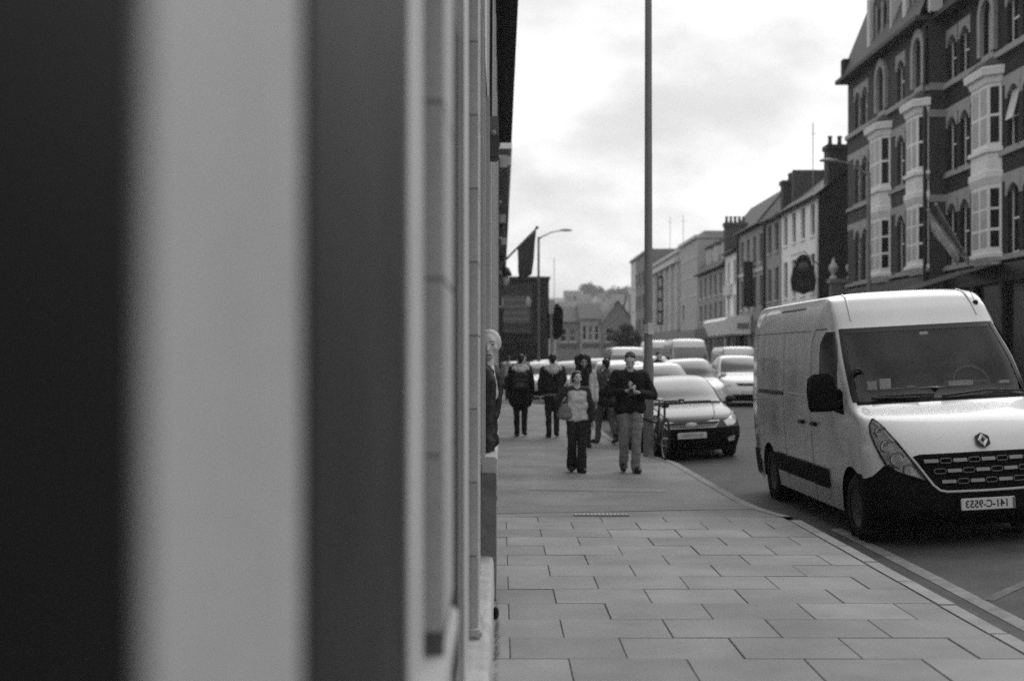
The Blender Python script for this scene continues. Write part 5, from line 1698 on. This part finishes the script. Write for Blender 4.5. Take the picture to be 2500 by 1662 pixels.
# ================================================================== PEOPLE (local: facing -y, x to the viewer's right, 1.75 m tall)
def blob(name, prims, m, parent, vox=0.012, wr=0.0, smooth=4, wscale=9.0):
    b = MB()
    for p in prims:
        if p[0] == 'c':
            b.capsule(*p[1:])
        else:
            b.sphere(p[1], p[2], 14, 10)
    me = b.mesh(name)
    o = bpy.data.objects.new(name, me)
    col.objects.link(o)
    r_ = o.modifiers.new('r', 'REMESH')
    r_.mode = 'VOXEL'
    r_.voxel_size = vox
    s_ = o.modifiers.new('s', 'SMOOTH')
    s_.iterations = smooth
    s_.factor = 0.5
    dg = bpy.context.evaluated_depsgraph_get()
    me2 = bpy.data.meshes.new_from_object(o.evaluated_get(dg))
    bpy.data.objects.remove(o)
    bpy.data.meshes.remove(me)
    me2.name = name
    if wr:
        n = len(me2.vertices)
        co = np.empty(n * 3)
        no = np.empty(n * 3)
        me2.vertices.foreach_get('co', co)
        me2.vertex_normals.foreach_get('vector', no)
        co = co.reshape(-1, 3)
        no = no.reshape(-1, 3)
        for i in range(n):
            x, y, z = co[i]
            q = noise.noise(Vector((x * wscale, y * wscale, z * wscale * 1.6))) + 0.5 * noise.noise(Vector((x * wscale * 2.3 + 5, y * wscale * 2.3, z * wscale * 4)))
            co[i] += no[i] * q * wr
        me2.vertices.foreach_set('co', co.reshape(-1))
    me2.polygons.foreach_set('use_smooth', [True] * len(me2.polygons))
    me2.materials.clear()
    me2.materials.append(m)
    return link(name, me2, None, parent)


m_skin = mat('skin', 0.45, 0.55, 0.12, 12)
m_eye = mat('eye_dark', 0.02, 0.3)
m_skin_d = mat('skin_shade', 0.22, 0.55, 0.12, 12)


def hand(w_, d, nrm, curl=0.5, s_=1.0, thumb=1):
    """wrist point, finger direction, palm normal -> prims"""
    w_, d, nrm = Vector(w_), Vector(d).normalized(), Vector(nrm)
    nrm = (nrm - d * nrm.dot(d)).normalized()
    side = d.cross(nrm).normalized() * thumb
    P = []
    for k, off in enumerate((-0.030, -0.010, 0.010, 0.030)):
        kn = w_ + d * 0.085 * s_ + side * off * s_
        P.append(('c', tuple(w_ + side * off * 0.6), 0.021 * s_, tuple(kn), 0.017 * s_))
        L = (0.062, 0.078, 0.082, 0.072)[k] * s_
        a = curl * 0.9
        d1 = (d * math.cos(a) + nrm * math.sin(a))
        m1 = kn + d1 * L * 0.55
        d2 = (d * math.cos(a * 2.2) + nrm * math.sin(a * 2.2))
        m2 = m1 + d2 * L * 0.5
        P.append(('c', tuple(kn), 0.0130 * s_, tuple(m1), 0.0115 * s_))
        P.append(('c', tuple(m1), 0.0115 * s_, tuple(m2), 0.0100 * s_))
    t0 = w_ + d * 0.025 * s_ + side * 0.03 * s_
    t1 = t0 + (d * 0.6 + side * 0.75 + nrm * 0.3).normalized() * 0.045 * s_
    t2 = t1 + (d * 0.9 + side * 0.15 + nrm * 0.5).normalized() * 0.035 * s_
    P += [('c', tuple(t0), 0.016 * s_, tuple(t1), 0.012 * s_), ('c', tuple(t1), 0.0115 * s_, tuple(t2), 0.0095 * s_)]
    return P


def head_prims(c, fwd, up, s_=1.0, female=False):
    """head centre, facing direction, up"""
    c, f, u = Vector(c), Vector(fwd).normalized(), Vector(up).normalized()
    r_ = f.cross(u).normalized()
    at_ = lambda a, b, d: tuple(c + r_ * a * s_ + f * b * s_ + u * d * s_)
    P = [('s', at_(0, -0.012, 0.025), (0.076 * s_, 0.092 * s_, 0.092 * s_)), ('c', at_(0, 0.03, 0.02), 0.066 * s_, at_(0, 0.048, -0.065), 0.042 * s_),
         ('c', at_(0.0, 0.055, -0.085), 0.024 * s_, at_(0, 0.02, -0.05), 0.05 * s_),
         ('c', at_(0, 0.088, 0.012), 0.010 * s_, at_(0, 0.108, -0.028), 0.014 * s_),
         ('c', at_(-0.035, 0.078, 0.028), 0.014 * s_, at_(0.035, 0.078, 0.028), 0.014 * s_),
         ('c', at_(-0.02, 0.083, -0.062), 0.011 * s_, at_(0.02, 0.083, -0.062), 0.011 * s_)]
    for q in (-1, 1):
        P += [('c', at_(q * 0.078, -0.01, 0.018), 0.014 * s_, at_(q * 0.076, -0.005, -0.022), 0.010 * s_), ('s', at_(q * 0.045, 0.055, -0.02), (0.026 * s_,) * 3)]
    return P, at_


def person(name, label, loc, rz=0.0, h=1.75, coat=None, coat_hem=0.80, coat_fit=1.0, under=None, legs=None, flare=0.0, shoe=None, hair=None, hairstyle='short', skin=None,
           la=None, ra=None, stride=0.12, look=(0, -1, -0.1), lean=0.0, collar=None, fem=False, vox=0.012, group=None, bald=False, hem_band=None, swing=0.0, hands=True, legs_on=True, toe=0.16):
    t = thing(name, label, 'person', loc, rz, group)
    t.scale = (h / 1.75,) * 3
    skin = skin or m_skin
    sh = 0.165 if fem else 0.19
    hipw = 0.085
    C = lambda a, ra_, b, rb_: ('c', a, ra_, b, rb_)
    hz = 0.93
    # joints
    Hp = {s_: (s_ * hipw, 0, hz) for s_ in (-1, 1)}
    An, Kn, To = {}, {}, {}
    for s_ in (-1, 1):
        fy = -s_ * stride
        lift = 0.05 if fy > 0 else 0.0
        An[s_] = (s_ * (hipw - 0.01), fy, 0.085 + lift)
        Kn[s_] = (s_ * hipw, fy * 0.5 - 0.035 - (0.03 if fy > 0 else 0), 0.50)
        To[s_] = (s_ * (hipw + 0.02), fy - toe, 0.035 + lift * 0.2)
    Sh = {s_: (s_ * sh, 0.0 - lean, 1.42) for s_ in (-1, 1)}
    arms = {-1: la, 1: ra}
    for s_ in (-1, 1):
        if arms[s_] is None:
            sw_ = swing * s_
            arms[s_] = ((s_ * (sh + 0.07), 0.03 - sw_ * 0.5, 1.13), (s_ * (sh + 0.075), -0.06 - sw_, 0.89), (0, -0.15 - sw_ * 0.3, -1), (-s_, 0, 0))
    hc = (0, -0.03 - lean, 1.635)
    up = Vector((0, 0.0, 1)) + Vector(look) * (0.35 if look[2] < -0.3 else 0.0)
    hp, at_ = head_prims(hc, look, up)
    body = list(hp)
    body += [C((0, 0.0 - lean, 1.42), 0.065, (0, -0.015 - lean, 1.56), 0.054)]
    body += [C((-0.06, 0, 1.30), 0.11, (-0.05, 0, 1.0), 0.10), C((0.06, 0, 1.30), 0.11, (0.05, 0, 1.0), 0.10)]
    for s_ in (-1, 1):
        e, w_, hd, hn = arms[s_]
        body += [C(Sh[s_], 0.05, e, 0.042), C(e, 0.04, w_, 0.027)]
        if hands:
            body += hand(tuple(Vector(w_)), hd, hn, 0.55, 1.0, s_ if True else 1)
        if legs_on:
            body += [C(Hp[s_], 0.082, Kn[s_], 0.055), C(Kn[s_], 0.052, An[s_], 0.038)]
    blob('body', body, skin, t, min(vox, 0.0085), 0, 2)
    # eyes
    for q in (-1, 1):
        MB().sphere(at_(q * 0.032, 0.0745, 0.008), (0.0125, 0.0125, 0.0075), 8, 6).build('eye', m_eye, t, smooth=True)
        MB().capsule(at_(q * 0.020, 0.0895, 0.032), 0.0045, at_(q * 0.050, 0.080, 0.034), 0.0035, 6).build('eyebrow', hair or mat('grey_brow', 0.15), t, smooth=True)
    MB().capsule(at_(-0.020, 0.0915, -0.063), 0.005, at_(0.020, 0.0915, -0.063), 0.005, 6).build('mouth', mat('lips', 0.16, 0.6), t, smooth=True)
    if legs_on and legs:
        P = [C((-0.07, 0.01, 0.98), 0.115, (0.07, 0.01, 0.98), 0.115), C((-0.06, 0.03, 0.90), 0.12, (0.06, 0.03, 0.90), 0.12)]
        for s_ in (-1, 1):
            a = Vector(An[s_]) + Vector((0, 0.012, -0.035))
            P += [C(Hp[s_], 0.105, Kn[s_], 0.072 + flare * 0.2), C(Kn[s_], 0.070 + flare * 0.2, tuple(a), 0.058 + flare)]
        blob('trousers', P, legs, t, vox, 0.012, 3)
    if legs_on and shoe:
        for s_ in (-1, 1):
            a, b = Vector(An[s_]), Vector(To[s_])
            blob('shoe', [C(tuple(a + Vector((0, 0.03, -0.035))), 0.045, tuple(b + Vector((0, 0.03, 0.01))), 0.042), C(tuple(a), 0.05, tuple(a + Vector((0, 0, 0.06))), 0.052), C(tuple(b + Vector((-s_ * 0.012, -0.0, 0.0))), 0.036, tuple(b), 0.036)], shoe, t, 0.012, 0, 3)
    k = coat_fit
    l2 = Vector((0, -lean, 0))
    if under:
        blob('top', [C(tuple(Vector((-0.07, 0, 1.34)) + l2), 0.115, (-0.06, -0.005, 0.98), 0.112), C(tuple(Vector((0.07, 0, 1.34)) + l2), 0.115, (0.06, -0.005, 0.98), 0.112), C((-0.085, 0, 0.95), 0.118, (0.085, 0, 0.95), 0.118), C((-0.12, -0.02, 1.37), 0.07, (0.12, -0.02, 1.37), 0.07), C((-0.10, -0.01, 1.15), 0.105, (0.10, -0.01, 1.15), 0.105),
                     ('c', (-0.06, -0.05, 1.27), 0.085, (0.06, -0.05, 1.27), 0.085), C(tuple(Vector((0, 0, 1.44)) + l2), 0.072, tuple(Vector((0, -0.012, 1.53)) + l2), 0.062)], under, t, vox, 0.012, 3)
    if coat:
        P = [C(tuple(Vector((-sh + 0.07, 0.01, 1.36)) + l2), 0.118 * k, (-0.075, 0.01, 1.0), 0.125 * k), C(tuple(Vector((sh - 0.07, 0.01, 1.36)) + l2), 0.118 * k, (0.075, 0.01, 1.0), 0.125 * k),
             C(tuple(Vector((-sh, 0, 1.42)) + l2), 0.075 * k, tuple(Vector((sh, 0, 1.42)) + l2), 0.075 * k), C(tuple(Vector((0, 0.02, 1.43)) + l2), 0.095, tuple(Vector((0, 0.01, 1.50)) + l2), 0.07)]
        hm = 0.14 * k
        for q in (-0.085, 0, 0.085):
            P.append(C((q, 0.01, 1.0), 0.12 * k, (q * 1.15, 0.01, coat_hem + 0.10), hm * 0.93))
        for s_ in (-1, 1):
            e, w_, hd, hn = arms[s_]
            w2 = tuple(Vector(e).lerp(Vector(w_), 0.93))
            P += [C(Sh[s_], 0.076 * k, e, 0.062 * k), C(e, 0.060 * k, w2, 0.044 * k)]
        if under:       # worn open: only sleeves, shoulders and back
            P = [p for i, p in enumerate(P) if i in (2,) or i >= 7]
            P += [C((-0.09, 0.07, 1.36), 0.09, (-0.11, 0.06, coat_hem + 0.1), 0.09), C((0.09, 0.07, 1.36), 0.09, (0.11, 0.06, coat_hem + 0.1), 0.09)]
        blob('coat', P, coat, t, vox, 0.013, 3)
    if hem_band:
        MB().tube([(0.185 * k * math.cos(a), 0.01 + 0.135 * k * math.sin(a), coat_hem + 0.0) for a in np.linspace(0, 2 * math.pi, 21)], 0.022, 6).build('hem', hem_band, t, smooth=True)
    if collar:
        P = []
        for a in np.linspace(0.0, 2 * math.pi, 12)[:-1]:
            P.append(('s', (0.125 * math.cos(a), 0.035 - lean + 0.085 * math.sin(a), 1.465 + 0.045 * math.sin(a)), (0.05, 0.045, 0.045)))
        P += [('c', (-0.13, 0.10 - lean, 1.455), 0.062, (0.13, 0.10 - lean, 1.455), 0.062), ('s', (0, 0.14 - lean, 1.41), (0.12, 0.06, 0.08))]
        blob('hood', P, collar, t, 0.012, 0.012, 2, 20)
    if hair:
        if hairstyle == 'short':
            P = [('s', at_(0, -0.025, 0.045), (0.083, 0.092, 0.085)), ('c', at_(0, -0.07, 0.02), 0.055, at_(0, -0.07, -0.03), 0.045), ('c', at_(-0.045, 0.03, 0.088), 0.026, at_(0.045, 0.03, 0.088), 0.026)]
        elif hairstyle == 'tied':
            P = [('s', at_(0, -0.022, 0.04), (0.087, 0.097, 0.09)), ('c', at_(0, -0.09, 0.02), 0.045, at_(0, -0.1, -0.10), 0.03), ('c', at_(-0.055, 0.02, 0.075), 0.03, at_(0.055, 0.02, 0.075), 0.03), ('c', at_(-0.078, 0, 0.03), 0.02, at_(-0.075, -0.02, -0.06), 0.018), ('c', at_(0.078, 0, 0.03), 0.02, at_(0.075, -0.02, -0.06), 0.018)]
        elif hairstyle == 'long':
            P = [('s', at_(0, -0.022, 0.04), (0.09, 0.1, 0.095)), ('c', at_(-0.05, -0.06, 0.02), 0.06, at_(-0.06, -0.07, -0.17), 0.055), ('c', at_(0.05, -0.06, 0.02), 0.06, at_(0.06, -0.07, -0.17), 0.055)]
        else:           # big curls
            P = [('s', at_(0, -0.065, 0.0), (0.155, 0.12, 0.15)), ('s', at_(0, -0.045, 0.045), (0.125, 0.115, 0.115)), ('s', at_(0, -0.03, 0.085), (0.135, 0.11, 0.095))]
            rs = random.Random(3)
            for k_ in range(42):
                a = rs.uniform(0.25 * math.pi, 1.75 * math.pi) + math.pi / 2 + math.pi
                rr = rs.uniform(0.10, 0.145)
                z = rs.uniform(-0.23, 0.13)
                b = math.cos(a) * 0.0
                P.append(('s', at_(rr * math.sin(a) * 1.05, -abs(rr * math.cos(a)) * 0.8 + 0.01, z * 0.8), (0.045, 0.045, 0.05)))
            for q in (-1, 1):
                P += [('c', at_(q * 0.095, 0.01, 0.06), 0.045, at_(q * 0.115, 0.0, -0.2), 0.06)]
        blob('hair', P, hair, t, 0.011, 0.008, 1, 30)
    return t


m_navy = mat('dark_jacket', 0.012, 0.85, 0.3, 6)
m_jeans = mat('pale_jeans', 0.20, 0.9, 0.3, 7, fine=0.1)
m_djeans = mat('dark_trousers', 0.022, 0.9, 0.3, 6)
m_shoe = mat('dark_shoe', 0.015, 0.5)
m_hairg = mat('greying_hair', 0.07, 0.7, 0.4, 30)
m_haird = mat('dark_hair', 0.010, 0.5, 0.4, 30)
m_sweat = mat('pale_sweater', 0.55, 0.9, 0.12, 8, 0.3, 60)
m_card = mat('dark_cardigan', 0.04, 0.9, 0.3, 8)
m_lcoat = mat('pale_coat', 0.42, 0.9, 0.15, 5)
m_fur = mat('fur_trim', 0.5, 0.95, 0.4, 30, 0.5)
m_hoodg = mat('grey_hood', 0.42, 0.95, 0.2, 12)

# man reading his phone
person('person', 'man in dark jacket and pale jeans walking while looking at his phone', (1.905, 18.9, 0.0), R(2), 1.775, coat=m_navy, coat_hem=0.86, coat_fit=1.14, legs=m_jeans, flare=0.012, shoe=m_shoe, hair=m_hairg,
       la=((-0.335, -0.03, 1.16), (-0.085, -0.27, 1.19), (0.8, -0.5, 0.25), (0.2, 0.3, 1)), ra=((0.345, -0.02, 1.13), (0.09, -0.28, 1.17), (-0.85, -0.4, 0.2), (-0.1, 0.3, 1)),
       stride=0.10, look=(-0.12, -1, -0.55), lean=0.015, vox=0.010)
ph = thing('phone', 'small pale phone held in both hands of the man in the dark jacket', 'phone', (1.885, 18.56, 1.20), 0.1)
ph.rotation_euler = (R(38), 0, 0.1)
MB().box(-0.035, 0.035, -0.006, 0.006, -0.065, 0.075).build('case', mat('phone_case', 0.3, 0.3), ph, bevel=0.005)
MB().box(-0.03, 0.03, -0.0085, -0.0065, -0.055, 0.065).build('screen', mat('phone_screen', 0.05, 0.1), ph)
# woman in pale sweater, hand at her ear
person('person', 'woman in pale roll-neck sweater and dark flared trousers, hand raised to her ear', (1.115, 18.9, 0.0), R(4), 1.50, coat=m_card, coat_hem=0.90, under=m_sweat, legs=m_djeans, flare=0.035, shoe=m_shoe, hair=m_haird, hairstyle='tied', fem=True,
       la=((-0.36, -0.08, 1.27), (-0.215, -0.14, 1.50), (0.35, 0.1, 0.9), (1, 0, 0)), ra=((0.265, 0.03, 1.13), (0.29, -0.03, 0.88), (0.05, -0.1, -1), (-1, 0, 0)), stride=0.09, look=(0.25, -1, 0.02), vox=0.010)
hbag = thing('handbag', 'pale handbag at the hip of the woman in the roll-neck sweater', 'bag', (0.93, 18.80, 0.84))
blob('bag', [('s', (0, 0, 0.05), (0.105, 0.05, 0.115)), ('s', (0, 0, 0.01), (0.12, 0.06, 0.07))], mat('bag_leather', 0.16, 0.6, 0.2), hbag, 0.010, 0.006, 2)
MB().tube([(-0.05, 0, 0.15), (0.0, 0.04, 0.36), (0.03, 0.06, 0.38), (0.05, 0.02, 0.15)], 0.010, 6).build('strap', mat('bag_strap', 0.1), hbag, smooth=True)
# curly-haired woman behind
person('person', 'woman with big dark curly hair and pale coat, behind the woman in the sweater', (1.56, 24.2, 0.0), 0, 1.72, coat=m_lcoat, coat_hem=0.72, coat_fit=1.05, legs=m_djeans, shoe=m_shoe, hair=m_haird, hairstyle='curls', skin=m_skin_d, fem=True, stride=0.1)
MB_s = thing('scarf', 'dark scarf hanging down the front of the curly-haired woman', 'scarf', (1.56, 24.2, 0))
blob('scarf_cloth', [('c', (-0.06, -0.15, 1.42), 0.055, (-0.05, -0.16, 1.02), 0.05), ('c', (0.05, -0.15, 1.42), 0.055, (0.04, -0.17, 1.1), 0.05), ('c', (-0.09, -0.06, 1.46), 0.05, (0.09, -0.06, 1.46), 0.05)], mat('scarf_cloth', 0.012, 0.9), MB_s, 0.012, 0.006, 2)
# person striding behind the phone man
person('person', 'person with a dark bag striding off behind the man with the phone', (2.06, 25.0, 0.0), R(205), 1.66, coat=mat('mid_jacket', 0.06, 0.9), coat_hem=0.85, coat_fit=1.1, legs=mat('mid_trousers', 0.12, 0.9), shoe=m_shoe, hair=m_haird, hairstyle='short', stride=0.26, swing=0.12)
sb = thing('shoulder_bag', 'large dark shoulder bag carried behind the man with the phone', 'bag', (1.98, 24.6, 0.82))
blob('bag', [('c', (-0.17, 0, 0.06), 0.09, (0.14, 0, 0.0), 0.09), ('c', (-0.17, 0, 0.26), 0.08, (0.14, 0, 0.2), 0.08)], m_navy, sb, 0.014, 0.008, 2)
MB().tube([(-0.15, 0, 0.3), (-0.02, 0.12, 0.62), (0.12, 0.02, 0.26)], 0.018, 6).build('strap', m_navy, sb, smooth=True)
# two people walking away on the left
person('person', 'woman in long dark parka with fur-trimmed hood walking away on the left', (0.405, 27.3, 0.0), R(178), 1.76, coat=m_navy, coat_hem=0.68, coat_fit=1.28, legs=mat('black_leggings', 0.01, 0.8), shoe=m_shoe, hair=m_haird, hairstyle='short', fem=True, collar=m_fur, stride=0.05, swing=0.05)
bp = thing('backpack', 'small dark backpack on the woman in the long parka', 'bag', (0.40, 27.08, 1.02))
blob('bag', [('c', (-0.09, 0, 0.06), 0.085, (0.09, 0, 0.06), 0.085), ('c', (-0.08, 0, 0.30), 0.08, (0.08, 0, 0.30), 0.08), ('c', (-0.085, 0, 0.18), 0.085, (0.085, 0, 0.18), 0.085)], mat('backpack_cloth', 0.022, 0.7, 0.5, 8), bp, 0.014, 0.006, 2)
MB().box(-0.09, 0.09, -0.105, -0.095, 0.05, 0.17).build('pocket', mat('backpack_pocket', 0.06, 0.7, 0.5, 8), bp, bevel=0.01)
person('person', 'man in dark jacket with a pale hood walking away beside the traffic light', (1.08, 26.9, 0.0), R(182), 1.765, coat=mat('charcoal_jacket', 0.018, 0.9, 0.3), coat_hem=0.90, coat_fit=1.12, legs=m_djeans, shoe=m_shoe, hair=m_haird, collar=m_hoodg, stride=0.04, hem_band=mat('pale_hem', 0.16, 0.9))
# man looking round the shopfront
pm_ = person('person', 'bald man in a dark suit leaning out past the edge of the stone shopfront', (-0.170, 9.45, 0.14), R(78), 1.78, coat=mat('dark_suit', 0.015, 0.8, 0.4, 8), coat_hem=0.84, coat_fit=1.05, legs=m_djeans, shoe=m_shoe, look=(-1, -0.12, -0.06), lean=0.045, toe=0.05, la=((-0.24, 0.12, 1.14), (-0.16, 0.16, 0.92), (0, 0.2, -1), (1, 0, 0)), ra=((0.24, 0.12, 1.14), (0.16, 0.16, 0.92), (0, 0.2, -1), (-1, 0, 0)), vox=0.008, stride=0.02)
# head leans out over the right shoulder: the whole figure tilts at the waist
m_shirt = mat('white_shirt', 0.6, 0.8)
blob('shirt', [('c', (0, -0.055, 1.49), 0.055, (0, -0.10, 1.28), 0.05)], m_shirt, pm_, 0.010, 0.0, 2)
MB().grid([[(0.02 * s_, -0.165 - 0.004 * (1 - abs(s_)), z) for s_ in (-1, 0, 1)] for z in (1.46, 1.36, 1.22)]).build('tie', m_black, pm_)
# figures in the distance
person('person', 'dark figure crossing the road just right of the lamp post', (at(1607, 0, 44)[0], 44, 0.02), R(60), 1.86, coat=m_navy, coat_hem=0.8, legs=m_djeans, shoe=m_shoe, hair=m_haird, stride=0.18, vox=0.02)
fg = 'distant people under the dark building'
person('person', 'distant person in pale top on the left footway, nearest the ornate building', (0.25, 50, 0.0), R(170), 1.72, coat=m_lcoat, coat_hem=0.82, legs=m_djeans, shoe=m_shoe, hair=m_haird, vox=0.02, group=fg)
person('person', 'distant person in black on the left footway, between two paler figures', (0.62, 48, 0.0), R(190), 1.70, coat=m_navy, coat_hem=0.82, legs=m_djeans, shoe=m_shoe, hair=m_haird, vox=0.02, group=fg)
person('person', 'distant person in grey on the left footway, nearest the lamp post', (0.95, 54, 0.0), R(10), 1.74, coat=m_hoodg, coat_hem=0.82, legs=m_djeans, shoe=m_shoe, hair=m_hairg, vox=0.02, group=fg)
rs_ = random.Random(5)
for k, (x, y, lb) in enumerate(((15.3, 78, 'dark figure on the far pavement under the white canopy'), (15.0, 92, 'dark figure on the far pavement beyond the white canopy'))):
    person('person', lb, (x, y, 0.055), R(rs_.uniform(0, 360)), 1.75, coat=m_navy, coat_hem=0.82, legs=m_djeans, shoe=m_shoe, hair=m_haird, vox=0.025, group='people on the far pavement')

# ---- the air: thin haze over the whole street and the hill
hz = MB().box(-260, 480, -70, 1180, -1.5, 80).build('haze', None)
hm_ = bpy.data.materials.new('haze')
hm_.use_nodes = True
ht = hm_.node_tree
ht.nodes.clear()
ho = ht.nodes.new('ShaderNodeOutputMaterial')
pv = ht.nodes.new('ShaderNodeVolumePrincipled')
pv.inputs['Color'].default_value = (0.9, 0.9, 0.9, 1)
pv.inputs['Density'].default_value = 0.00045
ht.links.new(pv.outputs[0], ho.inputs['Volume'])
hz.data.materials.append(hm_)
tag(hz, 'thin grey haze hanging over the whole street', 'haze', kind='stuff')
